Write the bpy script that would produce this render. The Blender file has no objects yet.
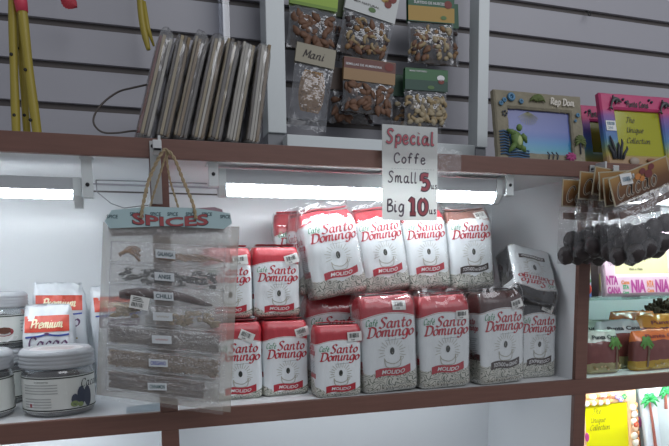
import bpy, bmesh, math, random
from mathutils import Vector, Matrix, noise
from math import sin, cos, pi, radians as R

# ---------------------------------------------------------------- camera, sky, lights, exposure
sc = bpy.context.scene
COL = sc.collection
EYE = 1.30                                    # height of the lens above the shop floor
YAW, PITCH, ROLL, CY, FPX = 0.307604271, 0.112548366, -0.01174473, 339.633, 600.0
fwd = Vector((sin(YAW)*cos(PITCH), cos(YAW)*cos(PITCH), -sin(PITCH)))
rt = Vector((cos(YAW), -sin(YAW), 0)); up = rt.cross(fwd)
rt2 = rt*cos(ROLL) + up*sin(ROLL); up2 = rt2.cross(fwd)
cd = bpy.data.cameras.new('camera'); cam = bpy.data.objects.new('camera', cd); COL.objects.link(cam)
cam.matrix_world = Matrix(((rt2.x, up2.x, -fwd.x, 0), (rt2.y, up2.y, -fwd.y, 0), (rt2.z, up2.z, -fwd.z, EYE), (0, 0, 0, 1)))
cd.sensor_width = 36; cd.lens = FPX/669*36; cd.shift_y = (CY-223)/669; cd.clip_start = .02
sc.camera = cam
def at(px, py, Y):
    """the place whose distance from the shop aisle is Y and which the photo shows at px, py"""
    d = fwd + rt2*((px-334.5)/FPX) - up2*((py-CY)/FPX)
    d = d*(Y/d.y); return Vector((d.x, Y, d.z+EYE))
w = bpy.data.worlds.new('World'); sc.world = w; w.use_nodes = True
w.node_tree.nodes['Background'].inputs[0].default_value = (.86, .90, 1.0, 1)
w.node_tree.nodes['Background'].inputs[1].default_value = .31
la = bpy.data.lights.new('shop_ceiling_light', 'AREA'); la.shape = 'RECTANGLE'; la.size = 2.4; la.size_y = 1.2
la.energy = 26; la.color = (.93, .95, 1)
lo = bpy.data.objects.new('shop_ceiling_light', la); COL.objects.link(lo); lo.location = (1.4, -.9, 2.9); lo.rotation_euler = (R(35), 0, 0)
LED = 20.0                                     # brightness of the LED tubes in the shelves
vs = sc.view_settings; vs.view_transform = 'Standard'; vs.look = 'None'; vs.gamma = 1; vs.exposure = 0.0; vs.use_curve_mapping = False
sc.cycles.transparent_max_bounces = 32; sc.cycles.max_bounces = 12; sc.cycles.diffuse_bounces = 8; sc.cycles.caustics_reflective = False; sc.cycles.caustics_refractive = False
sc.cycles.sample_clamp_indirect = 8

# ---------------------------------------------------------------- materials
def lin(c):
    if isinstance(c, str):
        c = [int(c[i:i+2], 16)/255 for i in (0, 2, 4)]
    return tuple((x/12.92 if x <= .04045 else ((x+.055)/1.055)**2.4) for x in c) + (1,)
MATS = {}
class NT:
    def __init__(s, name):
        s.m = bpy.data.materials.new(name); s.m.use_nodes = True; s.t = s.m.node_tree; s.n = s.t.nodes
        s.b = s.n['Principled BSDF']; s.out = s.n['Material Output']
    def add(s, typ, **k):
        n = s.n.new(typ)
        for a, v in k.items(): setattr(n, a, v)
        return n
    def link(s, a, b): s.t.links.new(a, b)
    def math(s, op, a, b=None, c=None):
        n = s.add('ShaderNodeMath', operation=op)
        for i, x in enumerate((a, b, c)):
            if x is None: continue
            if isinstance(x, (int, float)): n.inputs[i].default_value = x
            else: s.link(x, n.inputs[i])
        return n.outputs[0]
    def mix(s, f, a, b):
        n = s.add('ShaderNodeMix', data_type='RGBA')
        for i, x in ((0, f), (6, a), (7, b)):
            if isinstance(x, (int, float)): n.inputs[i].default_value = x
            elif isinstance(x, tuple): n.inputs[i].default_value = x
            else: s.link(x, n.inputs[i])
        return n.outputs[2]
    def coord(s, kind='Object', scale=(1, 1, 1)):
        t = s.add('ShaderNodeTexCoord'); mp = s.add('ShaderNodeMapping'); mp.inputs['Scale'].default_value = scale
        s.link(t.outputs[kind], mp.inputs[0]); return mp.outputs[0]
    def noise(s, vec, scale, detail=3, rough=.5):
        n = s.add('ShaderNodeTexNoise'); n.inputs['Scale'].default_value = scale; n.inputs['Detail'].default_value = detail; n.inputs['Roughness'].default_value = rough
        s.link(vec, n.inputs['Vector']); return n.outputs['Fac']
    def bump(s, h, strength=.3, dist=.002, to=None):
        n = s.add('ShaderNodeBump'); n.inputs['Strength'].default_value = strength; n.inputs['Distance'].default_value = dist
        s.link(h, n.inputs['Height']); s.link(n.outputs[0], (to or s.b).inputs['Normal']); return n.outputs[0]
def mat(name, col, rough=.5, metal=0, vary=0, vscale=30, bump=0, bscale=80, coat=0, emit=0, stretch=(1, 1, 1), spec=None):
    if name in MATS: return MATS[name]
    t = NT(name); c = lin(col); t.b.inputs['Base Color'].default_value = c
    t.b.inputs['Roughness'].default_value = rough; t.b.inputs['Metallic'].default_value = metal; t.b.inputs['Coat Weight'].default_value = coat
    if spec is not None: t.b.inputs['Specular IOR Level'].default_value = spec
    v = t.coord('Object', stretch)
    if vary:
        n = t.noise(v, vscale); d = tuple(max(0, x*(1-vary)) for x in c[:3])+(1,); l = tuple(min(1, x*(1+vary)) for x in c[:3])+(1,)
        t.link(t.mix(n, d, l), t.b.inputs['Base Color'])
    if bump: t.bump(t.noise(v, bscale), bump)
    if emit: t.b.inputs['Emission Color'].default_value = c; t.b.inputs['Emission Strength'].default_value = emit
    MATS[name] = t.m; return t.m
def film(name, tint='ffffff', lo_=.04, hi=.55, haze=.05, bump=.6, bscale=90, rough=.12, stretch=(1, 1, 1), hcol='dfe1e3'):
    if name in MATS: return MATS[name]
    t = NT(name); t.n.remove(t.b)
    tr = t.add('ShaderNodeBsdfTransparent'); tr.inputs[0].default_value = lin(tint)
    g = t.add('ShaderNodeBsdfGlossy'); g.inputs['Roughness'].default_value = rough
    d = t.add('ShaderNodeBsdfDiffuse'); d.inputs[0].default_value = lin(hcol)
    v = t.coord('Object', stretch); h = t.noise(v, bscale, 2, .6)
    bn = t.bump(h, bump, .004, g)
    lw = t.add('ShaderNodeLayerWeight'); lw.inputs[0].default_value = .25; t.link(bn, lw.inputs['Normal'])
    mr = t.add('ShaderNodeMapRange'); mr.inputs[3].default_value = lo_; mr.inputs[4].default_value = hi; t.link(lw.outputs['Facing'], mr.inputs[0])
    m1 = t.add('ShaderNodeMixShader'); m1.inputs[0].default_value = haze; t.link(tr.outputs[0], m1.inputs[1]); t.link(d.outputs[0], m1.inputs[2])
    m2 = t.add('ShaderNodeMixShader'); t.link(mr.outputs[0], m2.inputs[0]); t.link(m1.outputs[0], m2.inputs[1]); t.link(g.outputs[0], m2.inputs[2])
    t.link(m2.outputs[0], t.out.inputs[0]); MATS[name] = t.m; return t.m
WHITE = mat('white_laminate', 'e2e4e6', .22, vary=.03, vscale=3)
CEILW = mat('white_gloss_laminate', 'e4e6e8', .5, spec=.12)
BROWN = mat('brown_wood_edge', '6e4d43', .45, vary=.22, vscale=14, stretch=(1, 1, 14), bump=.05, bscale=40)
SLAT = mat('grey_slat_board', 'a6a5ab', .4, vary=.03, vscale=5)
GROOVE = mat('groove_strip', '56504e', .5)
PAINT = mat('white_painted_wood', 'd0d6d6', .35, vary=.04, vscale=8)
STEEL = mat('white_steel', 'c4c6c6', .35, .2)
DARK = mat('black_plastic', '141416', .4)
FILM = film('clear_film')
CRINKLE = film('crinkled_film', lo_=.06, hi=.8, haze=.06, bump=1, bscale=160, rough=.10)
PFILM = film('milky_film', lo_=.05, hi=.6, haze=.50, bump=.9, bscale=110, rough=.12, hcol='b4b0a4')
SFILM = film('sachet_wall', lo_=.05, hi=.6, haze=.07, bump=1, bscale=140, rough=.10)
WRAP = film('shrink_wrap', lo_=.05, hi=.7, haze=.02, bump=.9, bscale=45, rough=.08, stretch=(1, 1, .6))
GLASS = film('shelf_glass', 'd5e8e2', .06, .6, .02, 0, 10, .02)

# ---------------------------------------------------------------- mesh helpers
class MB:
    def __init__(s): s.v = []; s.f = []; s.mi = []; s.sm = []; s.uv = {}
    def add(s, vs, fs, mi=0, smooth=False, M=None, uvs=None):
        o = len(s.v)
        s.v += [tuple(M @ Vector(p)) for p in vs] if M else [tuple(p) for p in vs]
        for f in fs: s.f.append([i+o for i in f]); s.mi.append(mi); s.sm.append(smooth)
        if uvs:
            for i, u in enumerate(uvs): s.uv[i+o] = u
        return s
    def box(s, c, size, mi=0, bev=.0, M=None, rot=None):
        b = bmesh.new(); bmesh.ops.create_cube(b, size=1)
        for v in b.verts: v.co = Vector((v.co.x*size[0], v.co.y*size[1], v.co.z*size[2]))
        if bev: bmesh.ops.bevel(b, geom=b.edges[:], offset=bev, segments=2, affect='EDGES', profile=.6)
        T = Matrix.Translation(c) @ (rot.to_4x4() if rot else Matrix())
        if M: T = M @ T
        b.verts.index_update(); s.add([v.co for v in b.verts], [[v.index for v in f.verts] for f in b.faces], mi, False, T); b.free(); return s
    def span(s, a, b, mi=0, bev=0):           # box from corner to corner
        return s.box([(x+y)/2 for x, y in zip(a, b)], [abs(x-y) for x, y in zip(a, b)], mi, bev)
    def tube(s, pts, r, mi=0, n=8, closed=False):
        P = [Vector(p) for p in pts]; k = len(P); rs = r if isinstance(r, (list, tuple)) else [r]*k
        vs = []; ref = None
        for i, p in enumerate(P):
            t = (P[(i+1) % k] - P[i-1]) if closed else (P[min(i+1, k-1)] - P[max(i-1, 0)])
            t.normalize()
            if ref is None: ref = t.orthogonal().normalized()
            ref = (ref - t*ref.dot(t)).normalized(); b = t.cross(ref)
            vs += [p + (ref*cos(2*pi*j/n) + b*sin(2*pi*j/n))*rs[i] for j in range(n)]
        fs = []
        for i in range(k if closed else k-1):
            for j in range(n):
                a, b_ = i*n, ((i+1) % k)*n; fs.append((a+j, a+(j+1) % n, b_+(j+1) % n, b_+j))
        if not closed: fs += [tuple(range(n))[::-1], tuple(range((k-1)*n, k*n))]
        return s.add(vs, fs, mi, True)
    def lathe(s, prof, mi=0, n=40, M=None):
        vs = [(r*cos(2*pi*j/n), r*sin(2*pi*j/n), z) for r, z in prof for j in range(n)]
        fs = [(i*n+j, i*n+(j+1) % n, (i+1)*n+(j+1) % n, (i+1)*n+j) for i in range(len(prof)-1) for j in range(n)]
        return s.add(vs, fs, mi, True, M)
    def grid(s, fn, nu, nv, mi=0, smooth=True, M=None):
        vs = []; uv = []
        for j in range(nv+1):
            for i in range(nu+1): vs.append(fn(i/nu, j/nv)); uv.append((i/nu, j/nv))
        fs = [(j*(nu+1)+i, j*(nu+1)+i+1, (j+1)*(nu+1)+i+1, (j+1)*(nu+1)+i) for j in range(nv) for i in range(nu)]
        return s.add(vs, fs, mi, smooth, M, uv)
    def prism(s, pts, y0, y1, mi=0, M=None):   # outline in x, z; from y0 to y1
        n = len(pts); vs = [(x, y0, z) for x, z in pts] + [(x, y1, z) for x, z in pts]
        fs = [tuple(range(n)), tuple(range(n, 2*n))[::-1]] + [(i, i+n, (i+1) % n+n, (i+1) % n) for i in range(n)]
        return s.add(vs, fs, mi, False, M)
    def ball(s, c, r, mi=0, n=12, m=8, M=None, bumpy=0, seed=0):
        vs = []; r = r if isinstance(r, (tuple, list)) else (r, r, r)
        for i in range(m+1):
            for j in range(n):
                a = pi*i/m; b = 2*pi*j/n; d = Vector((sin(a)*cos(b), sin(a)*sin(b), cos(a)))
                k = 1 + bumpy*noise.noise(d*2.2 + Vector((seed*7.3, 0, 0)))
                vs.append((c[0]+d.x*r[0]*k, c[1]+d.y*r[1]*k, c[2]+d.z*r[2]*k))
        fs = [(i*n+j, i*n+(j+1) % n, (i+1)*n+(j+1) % n, (i+1)*n+j) for i in range(m) for j in range(n)]
        return s.add(vs, fs, mi, True, M)
    def build(s, name, mats, parent=None, loc=None):
        me = bpy.data.meshes.new(name); me.from_pydata(s.v, [], s.f)
        for m in (mats if isinstance(mats, (list, tuple)) else [mats]): me.materials.append(m)
        me.polygons.foreach_set('material_index', s.mi); me.polygons.foreach_set('use_smooth', s.sm)
        if s.uv:
            l = me.uv_layers.new(name='UVMap')
            for lp in me.loops: l.data[lp.index].uv = s.uv.get(lp.vertex_index, (0, 0))
        me.validate(); me.update()
        o = bpy.data.objects.new(name, me); COL.objects.link(o)
        if parent: o.parent = parent
        if loc: o.location = loc
        return o
def _each(s, name, mats, parent):
    """every connected piece becomes a part of its own"""
    par = list(range(len(s.v)))
    def root(i):
        while par[i] != i: par[i] = par[par[i]]; i = par[i]
        return i
    for f in s.f:
        for i in f[1:]: par[root(i)] = root(f[0])
    gr = {}
    for f, mi, sm in zip(s.f, s.mi, s.sm): gr.setdefault(root(f[0]), []).append((f, mi, sm))
    for fs in gr.values():
        q = MB(); ids = {}
        for f, mi, sm in fs:
            q.f.append([ids.setdefault(i, len(ids)) for i in f]); q.mi.append(mi); q.sm.append(sm)
        q.v = [s.v[i] for i in ids]; q.build(name, mats, parent)
MB.each = _each
def tag(o, label, cat, group=None):
    o['label'] = label; o['category'] = cat
    if group: o['group'] = group
    return o
def empty(name, M, label, cat, group=None):
    o = bpy.data.objects.new(name, None); COL.objects.link(o); o.empty_display_size = .02
    o.matrix_world = M if isinstance(M, Matrix) else Matrix.Translation(M)
    return tag(o, label, cat, group)
def struct(o): o['kind'] = 'structure'; return o
def copy_tree(o, parent=None):
    c = o.copy(); COL.objects.link(c)
    if parent: c.parent = parent
    for ch in o.children: copy_tree(ch, c)
    return c
def TR(loc, rz=0, tilt=0, lean=0):             # tilt > 0: top to the right, lean > 0: top away from the aisle
    return Matrix.Translation(loc) @ Matrix.Rotation(rz, 4, 'Z') @ Matrix.Rotation(tilt, 4, 'Y') @ Matrix.Rotation(-lean, 4, 'X')

# ---------------------------------------------------------------- lettering
G = {
'S': [[(.55,.7),(.42,.82),(.22,.78),(.16,.62),(.3,.46),(.44,.32),(.4,.1),(.2,0),(.02,.1)]],
'a': [[(.4,.42),(.22,.5),(.06,.32),(.06,.1),(.2,0),(.34,.14),(.4,.42)],[(.42,.5),(.38,.12),(.46,0),(.54,.08)]],
'n': [[(.06,.5),(.04,0)],[(.05,.3),(.2,.48),(.34,.44),(.34,.1),(.42,0),(.5,.08)]],
't': [[(.2,.75),(.14,.14),(.24,0),(.36,.08)],[(.0,.5),(.36,.5)]],
'o': [[(.22,.5),(.06,.34),(.06,.12),(.2,0),(.36,.14),(.38,.36),(.22,.5)]],
'D': [[(.12,.78),(.08,0)],[(-.05,.76),(.25,.8),(.52,.66),(.56,.36),(.42,.08),(.15,0),(-.04,.03)]],
'm': [[(.06,.5),(.04,0)],[(.05,.3),(.16,.48),(.28,.44),(.28,0)],[(.29,.3),(.4,.48),(.52,.44),(.52,.1),(.6,0),(.68,.08)]],
'i': [[(.08,.5),(.05,.1),(.12,0),(.2,.08)],[(.09,.66),(.11,.70)]],
'g': [[(.4,.42),(.22,.5),(.06,.32),(.06,.1),(.2,0),(.34,.14),(.4,.42)],[(.42,.5),(.38,-.1),(.25,-.28),(.04,-.22)]],
'C': [[(.52,.62),(.38,.8),(.14,.7),(.04,.4),(.1,.1),(.28,0),(.52,.14)]],
'f': [[(.42,.72),(.3,.82),(.2,.65),(.14,0)],[(.02,.48),(.36,.48)]],
'e': [[(.06,.24),(.36,.3),(.3,.48),(.14,.46),(.05,.24),(.12,.02),(.28,0),(.42,.12)]],
'é': [[(.06,.24),(.36,.3),(.3,.48),(.14,.46),(.05,.24),(.12,.02),(.28,0),(.42,.12)],[(.2,.6),(.32,.74)]],
'P': [[(.14,.8),(.1,0)],[(-.02,.7),(.2,.82),(.5,.76),(.5,.5),(.3,.38),(.12,.4)]],
'r': [[(.06,.5),(.04,0)],[(.05,.28),(.16,.46),(.3,.48)]],
'u': [[(.06,.5),(.04,.12),(.14,0),(.3,.1),(.36,.5)],[(.36,.5),(.34,.1),(.42,0),(.5,.08)]],
'T': [[(0,.72),(.2,.8),(.56,.78)],[(.3,.78),(.26,.1),(.12,0),(.02,.1)]],
'h': [[(.08,.82),(.04,0)],[(.05,.28),(.2,.48),(.34,.44),(.34,.1),(.42,0),(.5,.08)]],
'U': [[(.06,.8),(.04,.2),(.2,0),(.4,.14),(.46,.8)],[(.46,.8),(.44,.1),(.54,0)]],
'q': [[(.4,.42),(.22,.5),(.06,.32),(.06,.1),(.2,0),(.34,.14),(.4,.42)],[(.42,.5),(.38,-.3),(.5,-.18)]],
'l': [[(.08,.82),(.04,.1),(.12,0),(.2,.06)]],
'c': [[(.36,.4),(.22,.5),(.06,.34),(.06,.12),(.2,0),(.38,.1)]],
'p': [[(.08,.5),(.02,-.3)],[(.06,.34),(.2,.5),(.38,.42),(.38,.14),(.22,0),(.06,.1)]],
'B': [[(.1,.8),(.08,0)],[(.08,.78),(.36,.8),(.42,.6),(.12,.42)],[(.12,.42),(.46,.38),(.46,.08),(.08,0)]],
'R': [[(.12,.8),(.08,0)],[(-.02,.72),(.2,.82),(.46,.72),(.4,.46),(.14,.42)],[(.2,.42),(.5,0)]],
's': [[(.32,.42),(.18,.5),(.08,.38),(.28,.16),(.2,0),(.02,.06)]],
'1': [[(.02,.62),(.2,.8),(.2,0)],[(.02,0),(.38,0)]],
'0': [[(.24,.8),(.06,.6),(.06,.18),(.24,0),(.44,.2),(.44,.6),(.24,.8)]],
'5': [[(.46,.8),(.12,.8),(.1,.46)],[(.1,.46),(.34,.5),(.46,.28),(.32,.02),(.04,.04)]],
'M': [[(.04,0),(.1,.8)],[(.1,.8),(.32,.2)],[(.32,.2),(.58,.8)],[(.58,.8),(.6,0)]],
'w': [[(.04,.5),(.12,0),(.26,.4),(.38,0),(.5,.5)]],
'y': [[(.06,.5),(.1,.14),(.3,.12),(.38,.5)],[(.38,.5),(.28,-.24),(.06,-.2)]],
'd': [[(.4,.42),(.22,.5),(.06,.32),(.06,.1),(.2,0),(.34,.14),(.4,.42)],[(.46,.84),(.4,.1),(.5,.02)]],
'.': [[(.06,.0),(.08,.05)]],
}
def smooth_line(p, k=4):
    if len(p) < 3: return [tuple(a+(b-a)*i/4 for a, b in zip(p[0], p[1])) for i in range(5)]
    out = []
    for i in range(len(p)-1):
        p0, p1, p2, p3 = p[max(i-1, 0)], p[i], p[i+1], p[min(i+2, len(p)-1)]
        for j in range(k):
            t = j/k; out.append(tuple(.5*((2*b)+(-a+c)*t+(2*a-5*b+4*c-d)*t*t+(-a+3*b-3*c+d)*t**3) for a, b, c, d in zip(p0, p1, p2, p3)))
    return out + [p[-1]]
def ribbon(P, wide, thin, ang=.6):
    L = []; Q = []
    for i, p in enumerate(P):
        a, b = P[max(i-1, 0)], P[min(i+1, len(P)-1)]; dx, dz = b[0]-a[0], b[1]-a[1]; n = math.hypot(dx, dz) or 1
        wd = thin + (wide-thin)*abs(sin(math.atan2(dz, dx)-ang)); nx, nz = -dz/n*wd/2, dx/n*wd/2
        L.append((p[0]+nx, p[1]+nz)); Q.append((p[0]-nx, p[1]-nz))
    k = len(P); return L+Q, [(i+k, i+1+k, i+1, i) for i in range(k-1)]
def width(txt, gap=.1):
    return sum((.35 if c == ' ' else max(x for st in G[c] for x, _ in st)+gap) for c in txt)
def stroke_text(mb, txt, x, z, h, place, mi, slant=.2, wide=.13, thin=.05, gap=.1, fit=None, center=False, ang=.6):
    """script lettering: place(x, z) -> point; h = size of an em; fit = total width"""
    sx = h if not fit else fit/width(txt, gap); cx = x - (width(txt, gap)*sx/2 if center else 0)
    for c in txt:
        if c == ' ': cx += .35*sx; continue
        for st in G[c]:
            vs, fs = ribbon(smooth_line(st), wide, thin, ang)
            mb.add([place(cx+(a+slant*b)*sx, z+b*h) for a, b in vs], fs, mi)
        cx += (max(x_ for st in G[c] for x_, _ in st)+gap)*sx
_FT = {}
def font_text(mb, txt, x, z, h, place, mi, fit=None, bold=0, shear=0, center=False):
    """printed block lettering from the built-in font"""
    key = (txt, bold, shear)
    if key not in _FT:
        cu = bpy.data.curves.new('t', 'FONT'); cu.body = txt; cu.size = 1; cu.offset = bold; cu.shear = shear; cu.resolution_u = 3
        o = bpy.data.objects.new('t', cu); COL.objects.link(o); dg = bpy.context.evaluated_depsgraph_get()
        me = bpy.data.meshes.new_from_object(o.evaluated_get(dg))
        vs = [(v.co.x, v.co.y) for v in me.vertices]; fs = [tuple(p.vertices) for p in me.polygons]
        bpy.data.objects.remove(o); bpy.data.meshes.remove(me); bpy.data.curves.remove(cu); _FT[key] = (vs, fs)
    vs, fs = _FT[key]; x0 = min(a for a, _ in vs); x1 = max(a for a, _ in vs); s = h/.73
    sx = s if not fit else fit/(x1-x0); ox = x - ((x1-x0)*sx/2 if center else 0)
    mb.add([place(ox+(a-x0)*sx, z+b*s) for a, b in vs], fs, mi)
def disc(mb, x, z, rx, rz, place, mi, n=12):
    mb.add([place(x+rx*cos(2*pi*i/n), z+rz*sin(2*pi*i/n)) for i in range(n)], [tuple(range(n))], mi)
def line(mb, pts, wd, place, mi, k=4):
    vs, fs = ribbon(smooth_line(pts, k), wd, wd); mb.add([place(a, b) for a, b in vs], fs, mi)
def rect(mb, x0, z0, x1, z1, place, mi, n=1, m=1):
    vs = [place(x0+(x1-x0)*i/n, z0+(z1-z0)*j/m) for j in range(m+1) for i in range(n+1)]
    mb.add(vs, [(j*(n+1)+i, j*(n+1)+i+1, (j+1)*(n+1)+i+1, (j+1)*(n+1)+i) for j in range(m) for i in range(n)], mi)
def poly(mb, pts, place, mi): mb.add([place(a, b) for a, b in pts], [tuple(range(len(pts)))], mi)
def barcode(mb, x0, z0, x1, z1, place, mi, seed=0):
    r = random.Random(seed); x = x0
    while x < x1:
        wd = r.choice((.0004, .0007, .0011)); rect(mb, x, z0, min(x+wd, x1), z1, place, mi); x += wd + r.choice((.0005, .0008, .0011))

# ================================================================ THE SETTING
ZT, ZU, ZB, ZD = EYE+.209, EYE+.180, EYE-.225, EYE-.2552     # top board (top, underside), bottom board (top, underside)
YB, YS = 1.32, 1.30                                          # back panel, front of the slat wall
XL, XR = -.80, 1.75
m = MB()
for x0, x1 in ((.0185, .0467), (.8315, .8597)): m.span((x0+.001, 1.011, .10), (x1-.001, YB, ZU))
struct(m.build('trim_divider', WHITE)); 
m = MB().span((XL, YB, .0), (XR, YB+.02, ZU+.01)); struct(m.build('wall_back_panel', WHITE))
m = MB().span((XL, 1.010, ZU), (XR, YB+.02, ZT)); struct(m.build('trim_upper_board', CEILW))
m = MB().span((XL, 1.0, ZU-.0005), (XR, 1.0101, ZT+.0005), 0, .001); struct(m.build('trim_upper_edge', BROWN))
m = MB().span((XL, 1.010, ZD), (XR, YB, ZB)); struct(m.build('trim_lower_board', WHITE))
m = MB().span((XL, 1.0, ZD-.0005), (XR, 1.0101, ZB+.0005), 0, .001); struct(m.build('trim_lower_edge', BROWN))
for n, (x0, x1) in enumerate(((.0185, .0467), (.8315, .8597))):
    m = MB().span((x0, 1.0004, .10), (x1, 1.0103, ZD-.0006), 0, .001).span((x0, 1.0004, ZB+.0006), (x1, 1.0103, ZU-.0006), 0, .001)
    struct(m.build('trim_post_edge', BROWN))
m = MB().span((XL, 1.011, EYE-.57), (XR, YB, EYE-.55)); struct(m.build('trim_bottom_board', WHITE))
m = MB().span((XL, 1.02, .06), (XR, YB, .10)); struct(m.build('trim_base_board', WHITE))
m = MB().span((XL-1, -2.5, -.02), (XR+1, 1.6, 0)); struct(m.build('floor', mat('floor_tile', 'b9b4aa', .4, vary=.06, vscale=6)))
# slatted display wall above the shelf
SP = .0775*YS/1.316; z0 = EYE + .334*YS/1.316
m = MB().span((XL, YS+.009, ZT), (XR, YS+.03, EYE+1.05), 1)
zz = [z0 + SP*k for k in range(-2, 10)]
for a, b in zip(zz[:-1], zz[1:]): m.span((XL, YS, a), (XR, YS+.009, b-.0135), 0, .0008)
for a in zz: m.span((XL, YS+.006, a-.0135), (XR, YS+.009, a-.0105), 1)
struct(m.build('wall_slatted', [SLAT, GROOVE]))
# glass shelf in the right bay
gz = at(630, 296.5, 1.03).z
m = MB().span((.861, 1.02, gz-.006), (1.70, 1.30, gz), 0, .001); tag(m.build('glass_shelf', [GLASS, ]), 'clear glass shelf with greenish edge in the right bay', 'shelf')
m = MB()
m.span((XL-.02, 1.0, 0), (XL, YB, EYE+1.05)).span((XR, 1.0, 0), (XR+.02, YB, EYE+1.05)); struct(m.build('wall_bay_end', WHITE))

# ================================================================ LED LAMPS under the boards
def led_mat(k):
    t = NT('led_diffuser'); x = t.add('ShaderNodeSeparateXYZ'); t.link(t.coord('Object'), x.inputs[0])
    s_ = t.math('SINE', t.math('MULTIPLY', x.outputs[0], 2*pi/.0165)); p_ = t.math('ADD', t.math('MULTIPLY', t.math('POWER', t.math('MAXIMUM', s_, 0), 2), 1.6), .55)
    t.b.inputs['Base Color'].default_value = (.8, .85, .9, 1); t.b.inputs['Emission Color'].default_value = (.88, .95, 1, 1)
    t.link(t.math('MULTIPLY', p_, LED*k), t.b.inputs['Emission Strength']); return t.m
ALU = mat('lamp_aluminium', 'b9bdc0', .3, .3)
def led_lamp(x0, x1, Y, z, label, k=1.0, front=False, drop=0.0, hd=.024, lh=.020):
    z -= drop
    LEDM = led_mat(k)
    L = x1-x0; e = empty('led_lamp', Vector((x0, Y, z)), label, 'lamp', 'led lamps under the shelves')
    prof = [(-.009, 0), (-.009, -.030), (-.006, -.030), (0, -.0235), (.024, -.046), (.034, -.046), (.034, 0)] if front else [(0, 0), (0, -hd), (.030, -hd), (.030, 0)]            # y, z
    def ext(pts, a, b, mi=0):
        q = MB(); n = len(pts); vs = [(a, y, zz_) for y, zz_ in pts] + [(b, y, zz_) for y, zz_ in pts]
        return q.add(vs, [tuple(range(n)), tuple(range(n, 2*n))[::-1]] + [(i, (i+1) % n, (i+1) % n+n, i+n) for i in range(n)], mi)
    ext(prof, 0, L).build('housing', ALU, e)
    q = MB(); n = 13; arc = []
    for i in range(n): t = pi*i/(n-1); arc.append((-.001+.024*i/(n-1)-.006*sin(t), -.0245-.021*i/(n-1)-.005*sin(t)) if front else (.015-.014*cos(t), -hd+.0005-lh*sin(t)**.75))
    vs = [(.012, y, zz_) for y, zz_ in arc]+[(L-.012, y, zz_) for y, zz_ in arc]
    q.add(vs, [(i, i+1, i+1+n, i+n) for i in range(n-1)], 0, True); q.build('diffuser', LEDM, e)
    for a in (-.004, L-.008):
        ext([(-.011, .0), (-.011, -.034), (.012, -.051), (.036, -.051), (.036, 0)] if front else [(-.003, .0), (-.003, -.028), (.008, -.045), (.022, -.045), (.033, -.028), (.033, 0)], a, a+.012).build('end_cap', PAINT, e)
    for a in (-.022, L+.006):
        b = MB().box((a+.008, -.012, (drop-.029)/2), (.016, .004, drop+.029), 0, .001).box((a+.008, .004, drop-.0015), (.020, .03, .003), 0, .0008).box((a+.008, -.006, -.030), (.016, .016, .003), 0, .0008)
        br = b.build('bracket', PAINT, e)
        MB().ball((a+.008, -.0145, -.012), .0032, 0, 8, 6).build('screw', DARK, br)
    return e
led_lamp(-.62, at(80, 190, 1.05).x, 1.030, ZU, 'led lamp ending left of the hanging spice bag', 1.35, False, .030, .019, .013)
led_lamp(at(220, 190, 1.05).x, at(494, 190, 1.05).x, 1.030, ZU, 'long led lamp above the coffee bags', .95, False, .007)
led_lamp(.90, 1.55, 1.028, ZU, 'led lamp above the glass shelf in the right bay, behind the cacao bags', 2.2)
led_lamp(.12, .76, 1.175, ZD-.0005, 'led lamp under the lower board below the coffee bags', .2)
led_lamp(-.60, -.06, 1.175, ZD-.0005, 'led lamp under the lower board below the jars', .45)
led_lamp(.89, 1.55, 1.175, ZD-.0005, 'led lamp under the lower board above the yellow frame')
# cable between the two visible lamps
c = MB(); a = at(96, 180, 1.24); b = at(207, 183.5, 1.24); a.z = min(a.z, ZU-.003)
c.tube([a, a.lerp(b, .35)+Vector((0, 0, .0005)), a.lerp(b, .7), b], .0012, 0, 6)
p = at(97, 192, 1.20); q_ = at(124, 208, 1.25); r_ = at(150, 205, 1.30)
c.tube([a, p, p.lerp(q_, .5)+Vector((0, 0, -.006)), q_, r_], .0010, 0, 6)
tag(c.build('lamp_cable', mat('grey_cable', '8e9092', .5)), 'thin grey lamp cable running between the two led lamps', 'cable')

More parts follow.
